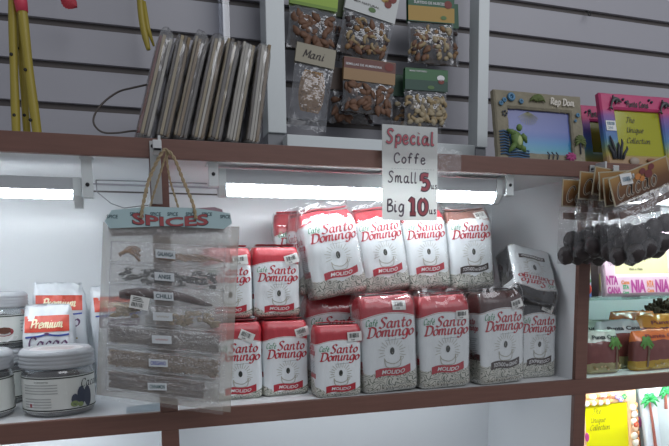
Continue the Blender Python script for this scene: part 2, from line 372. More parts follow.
# ================================================================ COFFEE BAGS
RED = 'b3323c'; BRN = '4a2f2b'; BLK = '232022'
def bag_mat(name, col, split, pattern=.20, darkside=False):
    if name in MATS: return MATS[name]
    t = NT(name); u = t.add('ShaderNodeUVMap'); s = t.add('ShaderNodeSeparateXYZ'); t.link(u.outputs[0], s.inputs[0]); U, V = s.outputs[0], s.outputs[1]
    g = t.add('ShaderNodeCombineXYZ'); t.link(U, g.inputs[0]); t.link(t.math('MULTIPLY', V, 3.2), g.inputs[1])
    n1 = t.add('ShaderNodeTexNoise'); n1.inputs['Scale'].default_value = 2.6; n1.inputs['Detail'].default_value = 1; t.link(g.outputs[0], n1.inputs['Vector'])
    band = t.math('ABSOLUTE', t.math('SUBTRACT', t.math('FRACT', t.math('MULTIPLY', n1.outputs['Fac'], 11)), .5))
    line_ = t.math('LESS_THAN', band, .17)
    leaf = t.mix(line_, lin('c9c9bf'), lin('6d7468'))
    au = t.math('ABSOLUTE', U)
    edge = t.math('ADD', pattern-.045, t.math('MULTIPLY', t.math('POWER', au, 2), .07))
    isl = t.math('LESS_THAN', t.math('ADD', V, t.math('MULTIPLY', t.math('SUBTRACT', n1.outputs['Fac'], .5), .12)), edge)
    body = t.mix(isl, lin('e0e6e8'), leaf)
    arch = t.math('ADD', split, t.math('MULTIPLY', t.math('SUBTRACT', 1, t.math('MINIMUM', t.math('MULTIPLY', au, au), 1)), .055))
    top = t.math('GREATER_THAN', V, arch); rim = t.math('MULTIPLY', t.math('GREATER_THAN', V, t.math('SUBTRACT', arch, .012)), t.math('LESS_THAN', V, t.math('SUBTRACT', arch, .006)))
    side = t.math('MULTIPLY', t.math('GREATER_THAN', au, 1.08), t.math('LESS_THAN', t.math('ABSOLUTE', t.math('SUBTRACT', V, .3)), .4 if darkside else .035))
    cc = t.mix(rim, body, lin('b08f84')); cc = t.mix(side, cc, lin(col)); cc = t.mix(top, cc, lin(col))
    t.link(cc, t.b.inputs['Base Color']); t.b.inputs['Roughness'].default_value = .42; t.b.inputs['Coat Weight'].default_value = .5; t.b.inputs['Coat Roughness'].default_value = .16
    bn = t.bump(t.noise(t.coord('Object', (1, 1, .5)), 60, 3, .6), .35, .004); t.link(bn, t.b.inputs['Coat Normal'])
    MATS[name] = t.m; return t.m
INKR = mat('ink_red', 'b02a38', .45); INKG = mat('ink_green', '3f8a5c', .45); INKK = mat('ink_dark', '2b2f2a', .45)
INKT = mat('ink_taupe', 'a8a79a', .5); INKW = mat('ink_white', 'dcdcdc', .45); INKB = mat('ink_brown', '3c302b', .45); INKGR = mat('ink_grey', '8c9398', .5)
STICK = mat('price_sticker_paper', 'd8d9d6', .5); 
class BagShape:
    def __init__(s, w, h, d, soft, seed, out=0.0):
        s.w, s.h, s.d, s.soft, s.seed, s.out = w, h, d, soft, seed, out
    def inset(s, z):
        t = z/s.h; ix = iy = 0.0; r = .007
        if z < r: k = 1-z/r; ix = iy = .005*k*k
        top = .012+.040*s.soft
        if z > s.h-top: k = min(1, (z-(s.h-top))/top); iy += (s.d/2-.004)*s.soft*k**1.6 + .004*k*k; ix += (.003+.004*s.soft)*k*k
        return ix, iy
    def nz(s, x, y, z):
        a = .0008 + .0022*s.soft
        k = 1 + 1.6*s.soft*max(0, z/s.h-.8)*5
        v = Vector((x*38, y*38, z*26+s.seed*11.7))
        return a*k*(noise.noise(v) + .5*noise.noise(v*2.3))
    def front(s, x, z):
        ix, iy = s.inset(z); a = s.w/2-ix; b = s.d/2-iy; u = max(-1, min(1, x/a))
        bul = (.0015+.005*s.soft)*(1-u*u)*sin(pi*min(1, max(0, z/s.h)))**.7
        return -(b + bul + s.nz(x, -s.d/2, z) + s.out)
    def ring(s, z, nf=22, ns=5, nc=4):
        ix, iy = s.inset(z); a = s.w/2-ix; b = max(.0012, s.d/2-iy); r = min(.009, b*.9); pts = []
        def P(x, y, nx, ny, u):
            if ny < -.99 : pts.append((x, s.front(x, z), u)); return
            k = s.nz(x, y*s.d/2/b if b else y, z) + s.out; pts.append((x+nx*k, y+ny*k, u))
        W = s.w/2
        for i in range(nf+1): x = -a+r+(2*a-2*r)*i/nf; P(x, -b, 0, -1, x/W)
        for i in range(1, nc): t = -pi/2+pi/2*i/nc; P(a-r+r*cos(t), -b+r+r*sin(t), cos(t), sin(t), (a-r+r*cos(t))/W)
        for i in range(ns+1): y = -b+r+(2*b-2*r)*i/ns; P(a, y, 1, 0, 1+.02+(y+b)/W)
        for i in range(1, nc): t = pi/2*i/nc; P(a-r+r*cos(t), b-r+r*sin(t), cos(t), sin(t), 1.3+2*b/W)
        for i in range(nf//2+1): x = a-r-(2*a-2*r)*i/(nf//2); P(x, b, 0, 1, 2.5-x/W)
        for i in range(1, nc): t = pi/2+pi/2*i/nc; P(-a+r+r*cos(t), b-r+r*sin(t), cos(t), sin(t), -1.3-2*b/W)
        for i in range(ns+1): y = b-r-(2*b-2*r)*i/ns; P(-a, y, -1, 0, -1-.02-(y+b)/W)
        for i in range(1, nc): t = pi+pi/2*i/nc; P(-a+r+r*cos(t), -b+r+r*sin(t), cos(t), sin(t), (-a+r+r*cos(t))/W)
        return pts
    def mesh(s, mb, mi=0, cap=True, zs=None, jag=0):
        h = s.h; zs = zs or [0, .002, .004, .007]+[.007+(h-.03)*i/26 for i in range(1, 27)]+[h-.023+.023*i/9 for i in range(1, 10)]
        vs = []; uv = []; n = 0
        for z in zs:
            rg = s.ring(z); n = len(rg)
            for x, y, u in rg:
                zz_ = z + (s.soft*.006+jag)*noise.noise(Vector((x*30, y*30, s.seed*3.1)))*max(0, z/h-.7)/.3
                vs.append((x, y, zz_)); uv.append((u, z/h))
        fs = [(i*n+j, i*n+(j+1) % n, (i+1)*n+(j+1) % n, (i+1)*n+j) for i in range(len(zs)-1) for j in range(n)]
        k = len(vs); vs += [(0, 0, 0), (0, 0, vs[-1][2]+.001)]; uv += [(0, 0), (0, 1)]; l = (len(zs)-1)*n
        fs += [(k, (j+1) % n, j) for j in range(n)]
        if cap: fs += [(k+1, l+j, l+(j+1) % n) for j in range(n)]
        mb.add(vs, fs, mi, True, None, uv)
def bag_print(sh, big, ribbon_txt, rib_mat, parent, dv=0):
    """all the printing on the front face"""
    m = MB(); w, h = sh.w, sh.h; W = w/2
    L = dict(rv=.215, sv=.675, dv=.585, ray=.415, line=.545) if big else dict(rv=.125, sv=.62, dv=.515, ray=.325, line=.468)
    L = {k: v+dv*(1 if k in ('sv', 'dv', 'line') else .7) for k, v in L.items()}
    pl = lambda x, z: (x, sh.front(x, z)-.0007, z)
    P = lambda u, v: (u*W, v*h)
    cap = (.105 if big else .115)*h/.8
    stroke_text(m, 'Café', -.88*W, (L['sv']+.028)*h, cap*.62, pl, 1, .25, .13, .05, .06, fit=.42*W)
    stroke_text(m, 'Santo', -.42*W, L['sv']*h, cap, pl, 0, .2, .155, .045, .07, fit=1.20*W, ang=.5)
    stroke_text(m, 'Domingo', -.84*W, L['dv']*h, cap, pl, 0, .2, .155, .045, .07, fit=1.70*W, ang=.5)
    line(m, [P(-.2, L['line']), P(.45, L['line']+.006)], .0006, pl, 5)
    cx, cv = .04, L['ray']; asp = W/h
    for i in range(15):
        a = R(-15 + 210*i/14); r0, r1 = (.30, .46) if i % 2 else (.28, .52)
        line(m, [P(cx+r0*cos(a), cv+r0*sin(a)*asp), P(cx+r1*cos(a), cv+r1*sin(a)*asp)], .0009, pl, 3, 2)
    disc(m, cx*W, (cv+.015)*h, .085*W, .13*W, pl, 2)
    line(m, [P(cx+.02, cv+.015-.09*asp), P(cx-.02, cv+.015), P(cx+.02, cv+.015+.09*asp)], .0007, pl, 3)
    for off in (0, -.05):                                     # the cup under the bean
        line(m, [P(cx-.30, cv-.055), P(cx-.22+off*.4, cv-.095+off), P(cx+.05, cv-.12+off*.8), P(cx+.26-off*.4, cv-.09+off), P(cx+.32, cv-.045)], .0015, pl, 3)
    line(m, [P(cx+.28, cv-.05), P(cx+.42, cv-.06), P(cx+.30, cv-.10)], .0009, pl, 3)
    # waving ribbon
    n = 16; rh = .082 if big else .092
    mid = lambda t: L['rv'] + .040*(t-.5) + .014*sin(2*pi*t+.4)
    vs = []; x0, x1 = (-.60, .70)
    for j in range(4):
        for i in range(n+1): t = i/n; vs.append(pl((x0+(x1-x0)*t)*W, (mid(t)+(j/3-.5)*rh)*h))
    m.add(vs, [(j*(n+1)+i, j*(n+1)+i+1, (j+1)*(n+1)+i+1, (j+1)*(n+1)+i) for j in range(3) for i in range(n)], rib_mat)
    pl2 = lambda x, z: (x, sh.front(x, z)-.0013, z)
    wave = lambda x, z: pl2(x, z + (mid((x/W-x0)/(x1-x0))-L['rv'])*h)
    font_text(m, ribbon_txt, .05*W, (L['rv']-.020)*h, .042*h, wave, 4, fit=(.86 if len(ribbon_txt) < 8 else 1.08)*W, bold=.02, shear=.2, center=True)
    for k in range(2):                                        # fine print near the foot
        font_text(m, 'PESO NETO' if k else 'CAFE MOLIDO PURO', .1*W, (.07-.035*k)*h if big else (.035-.02*k)*h, .008*h+.0008, pl, 5, fit=(.9-.3*k)*W, center=True)
    return m.build('printed_lettering', [INKR, INKG, INKK, INKT, INKW, INKGR, INKB], parent)
def side_print(sh, parent, col):
    m = MB(); a = sh.w/2
    def pl(y, z): 
        ix, iy = sh.inset(z); return (-a+ix-sh.nz(-a, 0, z)-.0012-sh.out, y, z)
    pr = lambda x, z: pl(-x, z)
    stroke_text(m, 'Santo', -sh.d*.38, sh.h*.66, .014, pr, 0, .2, .19, .08, fit=sh.d*.55); stroke_text(m, 'Domingo', -sh.d*.42, sh.h*.59, .014, pr, 0, .2, .19, .08, fit=sh.d*.75)
    for k in range(9): rect(m, -sh.d*.36, sh.h*(.50-.022*k), sh.d*(.30-.05*(k % 3)), sh.h*(.506-.022*k), pr, 1)
    return m.build('side_lettering', [col, INKGR], parent)
TOPC = {'red': mat('bag_red_film', RED, .4, coat=.5, bump=.25, bscale=70), 'brown': mat('bag_brown_film', BRN, .4, coat=.5, bump=.25, bscale=70), 'pale': mat('bag_pale_brown_film', '8d6055', .4, coat=.5, bump=.25, bscale=70), 'black': mat('bag_black_film', BLK, .4, coat=.5, bump=.25, bscale=70)}
def coffee_bag(label, M, w, h, d, kind='red', big=True, soft=.5, seed=1, sticker=None, wrap=True, ribbon_txt='MOLIDO', flap=True, side=True, group=None, printed=True, split=None, dv=0, darkside=False):
    e = empty('coffee_bag', M, label, 'coffee bag', group or ('large coffee bags' if big else 'small coffee bricks'))
    sh = BagShape(w, h, d, soft, seed)
    split = split or (.775 if big else .745)
    col = {'red': RED, 'brown': BRN, 'black': BLK, 'pale': '8d6055'}[kind]
    m = MB(); sh.mesh(m); m.build('body', bag_mat('bag_%s_%s_%d' % (kind, 'large' if big else 'small', split*1000)+('_side' if darkside else ''), col, split, .03 if darkside else .22 if big else .115, darkside), e)
    if printed: bag_print(sh, big, ribbon_txt, 0 if kind == 'red' else 6, e, dv)
    if side: side_print(sh, e, INKR)
    if flap:                                                  # folded and glued top seam
        m = MB(); tw = w/2-.008; top = d*(1-soft)*.5
        def fl(u, v):
            x = (u*2-1)*tw; zt = h + (soft*.004)*noise.noise(Vector((x*30, 0, seed*3.1)))
            if v < .5: t = v*2; return (x, top*.85 - t*(top*1.5+.002), zt+.003+.0012*noise.noise(Vector((x*60, t*3, seed))))
            t = v*2-1; return (x, -top*.65-.002 + t*(top*1.2), zt+.0055-.001*t+.0012*noise.noise(Vector((x*60, 5+t*3, seed))))
        m.grid(fl, 16, 6, 0); m.build('folded_top', TOPC[kind], e)
    if sticker:
        su, sv, ang = sticker; m = MB(); ca, sa = cos(ang), sin(ang); sw, shh = (.0135, .0085)
        def sp(x, z):
            X, Z = su*w/2+x*ca-z*sa, sv*h+x*sa+z*ca; return (X, sh.front(max(-w/2+.002, min(w/2-.002, X)), Z)-.0022, Z)
        rect(m, -sw, -shh, sw, shh, sp, 0, 5, 4)
        sp2 = lambda x, z: (lambda q: (q[0], q[1]-.0006, q[2]))(sp(x, z))
        barcode(m, -sw*.75, -.002, sw*.55, .006, sp2, 1, seed)
        font_text(m, '5.00' if not big else '10.00', -sw*.5, -.0065, .0028, sp2, 1, bold=.01)
        m.build('price_sticker', [STICK, INKK], e)['label'] = 'white price sticker with barcode'
    if wrap:
        s2 = BagShape(w, h+.004+.006*soft, d, soft*.9, seed+50, .0022); m = MB()
        s2.mesh(m, 0, False, [0.001, .006]+[.006+(s2.h-.02)*i/20 for i in range(1, 21)]+[s2.h-.014+.02*i/5 for i in range(1, 6)], .014)
        m.build('clear_wrap', WRAP, e)
    return e
FL = ZB
def bx_(px0, px1, py, Y): a, b = at(px0, py, Y), at(px1, py, Y); return (a.x+b.x)/2
# small vacuum bricks on the shelf, then two on top of them
def small(label, x, Y, z, h, w=.086, **k):
    coffee_bag(label, TR((x, Y+.0225, z), k.pop('rz', 0), k.pop('tilt', 0), k.pop('lean', 0)), w, h, .045, 'red', False, .10, wrap=k.pop('wrap', False), **k)
small('small red and white coffee brick at the front edge, right end of the low row', .3310, 1.014, FL, .130, seed=3, sticker=(.66, .84, R(3)))
small('small coffee brick on the shelf in the middle of three, sticker at its top right', .2430, 1.060, FL, .137, seed=4, sticker=(.70, .85, R(14)), rz=R(4))
small('small coffee brick on the shelf partly hidden by the spice bag, tilted sticker', .1560, 1.055, FL, .137, seed=5, sticker=(.34, .83, R(-25)), rz=R(2))
small('small coffee brick hidden behind the middle low brick', .2440, 1.119, FL, .140, seed=6)
small('small coffee brick hidden behind the low brick beside the spice bag', .1560, 1.108, FL, .140, seed=7)
small('small coffee brick stacked on top, fully in view under the leaning bags', .2330, 1.075, FL+.1445, .126, seed=8, sticker=(.62, .83, R(16)), rz=R(3))
small('small coffee brick stacked on top, half hidden by the spice bag', .1450, 1.072, FL+.1445, .124, seed=9, sticker=(.48, .83, R(8)), rz=R(3))
# large bags standing on the shelf
def large(label, x, Y, w=.113, h=.180, d=.060, z=FL, **k):
    t = k.pop('tilt', 0); z += abs(sin(t))*w/2*.9
    coffee_bag(label, TR((x, Y+d/2, z), k.pop('rz', 0), t, k.pop('lean', 0)), w, h, d, **k)
large('large red coffee bag at the front with MOLIDO ribbon, leaning slightly left', .4350, 1.017, .108, .178, tilt=R(-2.5), soft=.28, seed=11, sticker=(.36, .90, R(-4)), wrap=True)
large('large red coffee bag at the front, glossy wrap, next to the brown topped bag', .5480, 1.017, .106, .176, tilt=R(-1.5), soft=.35, seed=12, sticker=(.64, .79, R(2)), wrap=True)
large('large brown topped coffee bag standing at the front with dark ribbon', .6720, 1.017, .104, .182, kind='brown', tilt=R(-1.5), soft=.30, seed=13, sticker=(.58, .86, R(14)), ribbon_txt='TOSTADO en GRANO', rz=R(5))
large('large black topped coffee bag in the corner by the right panel', .7770, 1.050, .092, .165, kind='black', soft=.18, seed=14, sticker=(.42, .88, R(-24)), ribbon_txt='EXPRESSO')
large('large coffee bag half hidden behind the front small brick', .3520, 1.105, .110, .178, soft=.45, seed=15, sticker=(.80, .86, R(4)))
large('large coffee bag mostly hidden behind the left front large bag', .4740, 1.105, .110, .176, soft=.4, seed=16, side=False)
large('large coffee bag mostly hidden behind the second front large bag', .5900, 1.105, .108, .176, soft=.4, seed=17, side=False)
large('large brown topped coffee bag mostly hidden behind the front brown one', .7000, 1.118, .104, .176, kind='brown', soft=.4, seed=18, side=False, ribbon_txt='TOSTADO en GRANO')
# the upper row, standing on the bags below and leaning
UZ = FL+.182
large('large red coffee bag in the upper row, leftmost facing us, strongly leaning left', .3570, 1.072, .108, .160, .050, UZ-.010, tilt=R(-9), soft=.55, seed=21, split=.85, dv=.06, rz=R(6), lean=R(4))
large('large red coffee bag in the upper row beneath the left half of the price sign', .4630, 1.095, .098, .161, .055, UZ-.004, tilt=R(-8), soft=.5, seed=22, split=.85, dv=.06, lean=R(4))
large('large red coffee bag in the upper row below the right edge of the price sign', .5575, 1.100, .094, .160, .055, UZ, tilt=R(-5), soft=.5, seed=23, split=.85, dv=.06, lean=R(4), rz=R(-4))
large('large coffee bag with pale brown top in the upper row, right end', .6550, 1.100, .102, .162, .055, UZ, kind='pale', tilt=R(-3), soft=.45, seed=24, split=.85, dv=.06, lean=R(4), sticker=(.55, .93, R(8)), ribbon_txt='TOSTADO en GRANO')
large('red coffee bag in shade behind the leftmost leaning bag', .3180, 1.190, .104, .160, .045, UZ, tilt=R(-3), soft=.5, seed=25, split=.72, rz=R(-6), lean=R(2))
large('coffee bag seen edge on squeezed left of the leaning upper bags', .2905, 1.128, .060, .150, .020, UZ-.004, tilt=R(-3), soft=.5, seed=26, rz=R(-78))
# upside-down bag lying across the right end
zl = Vector((-.16, -.55, -.82)).normalized(); xl = Vector((-.985, -.06, .13)); yl = zl.cross(xl).normalized(); xl = yl.cross(zl).normalized()
c_ = at(527, 279.5, 1.080); o_ = c_ - zl*.066
Ml = Matrix(((xl.x, yl.x, zl.x, o_.x), (xl.y, yl.y, zl.y, o_.y), (xl.z, yl.z, zl.z, o_.z), (0, 0, 0, 1)))
coffee_bag('large black topped coffee bag lying upside down on the right end', Ml, .104, .122, .054, 'black', True, .45, 31, None, True, 'EXPRESSO', split=.82, dv=.05, darkside=True, group='large coffee bags')

# ================================================================ PRICE SIGN hung from the upper board
def translucent(name, col, k):
    t = NT(name); t.b.inputs['Base Color'].default_value = lin(col); t.b.inputs['Roughness'].default_value = .6
    tl_ = t.add('ShaderNodeBsdfTranslucent'); tl_.inputs[0].default_value = lin(col); mx = t.add('ShaderNodeMixShader'); mx.inputs[0].default_value = k
    t.link(t.b.outputs[0], mx.inputs[1]); t.link(tl_.outputs[0], mx.inputs[2]); t.link(mx.outputs[0], t.out.inputs[0]); return t.m
PAPER = translucent('white_paper', 'ebedeb', .5); MK = mat('marker_black', '524652', .6); MR = mat('marker_red', 'bb5560', .6)
s0 = at(382.5, 220, .985); sign_w = at(437, 221, .985).x - s0.x; sign_h = at(383, 124, .985).z - s0.z
sg = empty('price_sign', TR(s0, R(0), R(0), 0), 'handwritten white paper sign reading Special Coffe hung from the upper shelf edge', 'sign')
pl = lambda x, z: (x*sign_w, -.0008, z*sign_h)
m = MB().span((0, 0, 0), (sign_w, .0012, sign_h)); m.build('paper', PAPER, sg)
m = MB(); asp = sign_w/sign_h
def hand(txt, x, z, h, mi, fit, wd=.12, under=None, slant=.0):
    p1 = lambda a, b: (a, -.0010, b); p2 = lambda a, b: (a, -.0016, b)
    if under is not None: stroke_text(m, txt, x*sign_w, z*sign_h, h*sign_h, p1, under, slant, wd*1.75, wd*1.75, .16, fit=fit*sign_w)
    stroke_text(m, txt, x*sign_w, z*sign_h, h*sign_h, p2 if under is not None else p1, mi, slant, wd, wd, .16, fit=fit*sign_w)
hand('Special', .06, .81, .17, 1, .90, .105, 0); hand('Coffe', .20, .605, .13, 0, .60, .11)
hand('Small', .09, .40, .14, 0, .55, .11); hand('5', .68, .335, .19, 1, .20, .17, 0); hand('us', .88, .345, .08, 0, .12, .14)
hand('Big', .07, .09, .16, 0, .34, .12); hand('10', .48, .07, .20, 1, .36, .16, 0); hand('us', .85, .075, .09, 0, .14, .14)
for k in range(16): rect(m, (.16+.05*k)*sign_w, .545*sign_h, (.185+.05*k)*sign_w, .549*sign_h, lambda a, b: (a, -.001, b), 2)
m.build('handwriting', [MK, MR, INKGR], sg)
m = MB().grid(lambda u, v: ((u*1.09-.045)*sign_w, -.0032-.001*sin(v*9)+.0008*noise.noise(Vector((u*5, v*7, 0))), (v*1.05-.015)*sign_h), 10, 12); m.build('clear_sleeve', film('sleeve_film', lo_=.02, hi=.25, haze=.03, bump=.2, bscale=20), sg)
m = MB(); t0 = at(436, 147, .99); rr = random.Random(4)
def tape(u, v): return (t0.x+u*.052, .9935-.003*u*(1-u)*4*abs(noise.noise(Vector((u*6, v*6, 2))))*2-.001, t0.z-.052*v+.010*u*(v-.4)+.006*noise.noise(Vector((u*5, v*4, 9))))
m.grid(tape, 14, 14); tag(m.build('clear_tape', CRINKLE), 'crumpled clear tape stuck on the upper shelf edge right of the price sign', 'tape')

# ================================================================ SHELF-EDGE BRACKETS
BK = mat('bracket_steel', 'a9abaa', .4, .3)
def bracket(px, py0, py1, x, label, Y=1.0, px2=None):
    a = at(px, py0, .998); b = at(px, py1, .998)
    e = empty('hanging_bracket', Vector((x, .9995, a.z)), label, 'bracket', 'white steel brackets on the posts')
    L = a.z-b.z; m = MB().span((-.0075, -.003, -L), (.0085, 0, 0), 0, .0006); m.build('plate', BK, e)
    m = MB().span((.0045, -.030, -.024), (.0085, -.003, .003), 0, .0006).span((-.004, -.062, -.026), (.0085, -.030, -.021), 0, .001).span((-.004, -.062, -.026), (.0085, -.059, -.010), 0, .001); m.build('hook', STEEL, e)
    m = MB().ball((-.0025, -.0035, -.008), (.0033, .0018, .0033), 0, 10, 6); m.build('screw', DARK, e)
    return e
bracket(152, 141, 204, at(155, 160, 1.0).x, 'steel bracket on the left post carrying the spice bag')
bracket(587, 165, 200, at(592, 170, 1.0).x, 'steel bracket on the right post behind the cacao bags')

# ================================================================ SPICE BAG
YSP = .955
tl, tr, bl, br = at(108, 222, YSP), at(231, 226, YSP), at(101, 398, YSP), at(222, 414, YSP)
def sp_pt(u, v):                                # v from the top down
    p = tl.lerp(tr, u).lerp(bl.lerp(br, u), v); return p
o_sp = sp_pt(.5, .5)
spc = empty('spice_bag', o_sp, 'clear hanging bag of seven spice sachets with a blue SPICES header', 'spice bag')
def spl(u, v, off=0): p = sp_pt(u, v) - o_sp; return (p.x, off, p.z)
m = MB().grid(lambda u, v: spl(u, v, -.0070-.0025*sin(v*pi*7)**2+.0022*noise.noise(Vector((u*7, v*11, 1)))), 40, 60); m.build('clear_pouch', CRINKLE, spc)
m = MB().grid(lambda u, v: spl(u*1.12-.04, v*.99-.0, .0075+.002*noise.noise(Vector((u*7, v*11, 5)))), 24, 30); m.build('pouch_back', PFILM, spc)
# blue header card, front and back leaf
CARD = mat('header_card', 'a5bdc0', .55, vary=.05, vscale=40); CARDP = mat('header_card_back', '9d8088', .6)
HZ = at(150, 213, YSP).z - o_sp.z
pts = [at(105, 222, YSP), at(112, 211, YSP), at(150, 207.5, YSP), at(196, 209, YSP), at(229, 214, YSP), at(231, 224, YSP), at(223, 229.5, YSP), at(165, 226.5, YSP), at(110, 229, YSP)]
out = [((p-o_sp).x, (p-o_sp).z) for p in pts]
m = MB().prism(out, -.0125, -.0112); m.build('header_card', CARD, spc)
m = MB(); pb = [at(107, 232, YSP), at(106, 226, YSP), at(220, 212, YSP), at(222, 210, YSP), at(228, 235, YSP), at(112, 240, YSP)]
m.prism([((p-o_sp).x*1.0, (p-o_sp).z) for p in (at(107, 226, YSP), at(114, 212, YSP), at(215, 206.5, YSP), at(223, 209, YSP), at(226, 232, YSP), at(112, 236, YSP))], .0085, .0095)
m.build('header_back', CARDP, spc)
RBR = mat('spice_red_ink', '9a4a4c', .6); INKD = mat('spice_dark_ink', '2f4a52', .6)
m = MB(); u0 = (at(132, 225.5, YSP)-o_sp).x; u1 = (at(208, 225.5, YSP)-o_sp).x
arc = lambda off: (lambda x, z: (x, off, (at(170, 225.8, YSP)-o_sp).z + z*(.86+.28*abs(2*(x-u0)/(u1-u0)-1)) - .0055*abs(2*(x-u0)/(u1-u0)-1)**2*0 - .0030*sin(pi*(x-u0)/(u1-u0))+.0012))
font_text(m, 'SPICES', u0, 0, .0155, arc(-.0129), 1, fit=u1-u0, bold=.035)
font_text(m, 'SPICES', u0+.0012, .0008, .0142, arc(-.0135), 0, fit=u1-u0-.0024, bold=.03)
for px in (112, 135, 155, 172, 190, 206, 224):
    z = (at(px, 216.5 if px < 215 and px > 120 else 219, YSP)-o_sp).z
    font_text(m, 'SPICE', (at(px-5, 216, YSP)-o_sp).x, z, .0052, lambda x, zz_: (x, -.0130, zz_), 1, fit=.0155, bold=.015, shear=.1)
m.build('header_lettering', [RBR, INKD], spc)
# seven sachets
LABW = mat('sachet_label', 'c3c8cb', .6)
rows = [(.165, 'GALANGA', 'dark', 'root'), (.285, 'ANISE', 'dark', 'dark_leaf'), (.390, 'CHILLI', 'dark', 'chilli'), (.500, None, 'tan', 'bark'), (.625, None, 'red', 'seed'), (.755, 'OREGANO', 'blue', 'crumb'), (.885, 'CINNAMON', 'teal', 'stick')]
INKM = {'dark': INKD, 'tan': mat('ink_tan', '9d8f7c', .6), 'red': mat('ink_faded_red', 'a8605c', .6), 'blue': mat('ink_violet', '5a5f9e', .6), 'teal': mat('ink_teal', '4c6a6c', .6)}
CONT = {'root': mat('galanga_root', '9a7a5c', .8, vary=.3, vscale=120), 'dark_leaf': mat('dried_anise', '4f4f4c', .8, vary=.4, vscale=200), 'chilli': mat('dried_chilli', '4c3632', .45, vary=.25, vscale=90),
        'bark': mat('pale_bark', '9a8763', .8, vary=.35, vscale=150), 'seed': mat('grey_seed', '7c736a', .8, vary=.5, vscale=300), 'crumb': mat('dried_herb', '857058', .85, vary=.45, vscale=260), 'stick': mat('cinnamon_bark', '5c4c42', .7, vary=.3, vscale=100)}
HT = (tl.z-bl.z)
for k, (v, txt, ink, kind) in enumerate(rows):
    rr = random.Random(60+k); m = MB(); hv = .048
    # each sachet: a pillow of film with flat seals
    m.grid(lambda u, t: spl(.03+.93*u, v+(t*2-1)*hv*1.18, -.0085-.004*max(0, sin(pi*t))*(1-(2*u-1)**8)-.0016*noise.noise(Vector((u*14, t*6, k*3.3)))), 34, 12)
    for vv in (-1.13, 1.13): m.tube([spl(.03+.93*i/20, v+vv*hv, -.0095+.0006*sin(i*1.7+k)) for i in range(21)], .0010, 0, 6)
    for uu in (.035, .955): m.tube([spl(uu, v+(t*2-1)*hv*1.1, -.0095) for t in (0, .5, 1)], .0008, 0, 6)
    sa = m.build('sachet', SFILM, spc)
    m = MB()
    def blob(u, dv, r, n=8, bump_=.3): p = spl(u, v+dv, -.0035); m.ball((p[0], p[1], p[2]), r, 0, n, 5, None, bump_, rr.random()*50)
    if kind in ('seed', 'crumb'):
        for i in range(300):
            u = rr.uniform(.04, .95); dv = rr.uniform(-.042, .046); r = rr.uniform(.0010, .0019) if kind == 'seed' else rr.uniform(.0012, .0026)
            p = spl(u, v+dv, -.0055+rr.uniform(-.001, .002)); m.ball(p, (r*rr.uniform(.7, 1.5), r*.7, r*.8), 0, 6, 4, None, .4, i)
        m.grid(lambda u, t: spl(.05+.89*u, v+(t*2-1)*.043, -.0035), 8, 2)
    elif kind == 'chilli':
        P = [spl(.11+.76*t, v+.010-.030*sin(pi*min(1, t*1.05))+.022*t, -.0040) for t in [i/14 for i in range(15)]]
        m.tube(P, [.0055, .0082, .0080, .008, .008, .008, .0078, .0074, .0072, .007, .0066, .006, .005, .0036, .0014], 0, 10)
    elif kind == 'stick':
        for i in range(9):
            z_ = -.038+.0095*i; P = [spl(.07+.76*t+rr.uniform(-.02, .02), v+z_+rr.uniform(-.004, .004), -.0035+.0008*(i % 3)) for t in (0, .3, .6, 1)]
            m.tube(P, rr.uniform(.0022, .0038), 0, 7)
    elif kind == 'root':
        for i in range(3):
            P = [spl(.10+.16*t, v+.020-.050*sin(pi*(t*.8+.1*i))+.012*i, -.003-.001*i) for t in [j/8 for j in range(9)]]; m.tube(P, [.0018+.0015*rr.random() for _ in P], 0, 7)
        for i in range(22): u = rr.uniform(.48, .86); P = [spl(u-.08, v+rr.uniform(-.01, .025), -.004), spl(u, v+rr.uniform(-.005, .03), -.005), spl(u+.09, v+rr.uniform(-.005, .03), -.004)]; m.tube(P, rr.uniform(.001, .0022), 0, 6)
    elif kind == 'dark_leaf':
        for i in range(54): 
            u = rr.uniform(.10, .92); blob(u, rr.uniform(-.034, .040), (rr.uniform(.003, .008), .0012, rr.uniform(.0015, .004)), 8, .7)
        for i in range(8): u = rr.uniform(.55, .80); P = [spl(u-.07, v+rr.uniform(-.02, .03), -.005), spl(u+.07, v+rr.uniform(-.02, .03), -.005)]; m.tube(P, .0011, 0, 6)
    else:
        for i in range(60): 
            u = rr.uniform(.06, .30) if i % 3 == 0 else rr.uniform(.50, .92); blob(u, rr.uniform(-.034, .040), (rr.uniform(.003, .008), .0022, rr.uniform(.002, .004)), 8, .6)
    m.build('contents', CONT[kind], sa)
    m = MB(); um = .46 if k < 5 else .44; lw, lh = (.155, .026)
    rot = -.02
    def lp(off): return lambda x, z: tuple(a+b for a, b in zip(spl(um, v, off), (x, 0, z-x*.10)))
    W2, H2 = .0142, .0062
    if k in (5, 6): W2, H2 = .0138, .0056
    rect(m, -W2, -H2, W2, H2, lp(-.0152), 0)
    if txt: font_text(m, txt, 0, -.0030, .0062, lp(-.0156), 1, fit=W2*(1.6 if len(txt) > 5 else 1.3), center=True, bold=.02)
    else: line(m, [(-.009+.0022*i, .0012*(-1)**i) for i in range(9)], .0007, lp(-.0156), 1, 3)
    m.build('label', [LABW, INKM[ink]], sa)
m = MB(); q0 = sp_pt(.27, .435)-o_sp
ptk = lambda off: (lambda x, z: (q0.x+x*cos(-.22)-z*sin(-.22), off, q0.z+x*sin(-.22)+z*cos(-.22)))
rect(m, -.0135, -.0095, .0135, .0095, ptk(-.0172), 0); barcode(m, -.0105, -.0065, .006, -.0005, ptk(-.0177), 1, 5)
for z_ in (.0015, .0042, .0065): rect(m, -.010, z_, .007-.8*z_, z_+.001, ptk(-.0177), 1)
m.build('price_sticker', [STICK, INKK], spc)
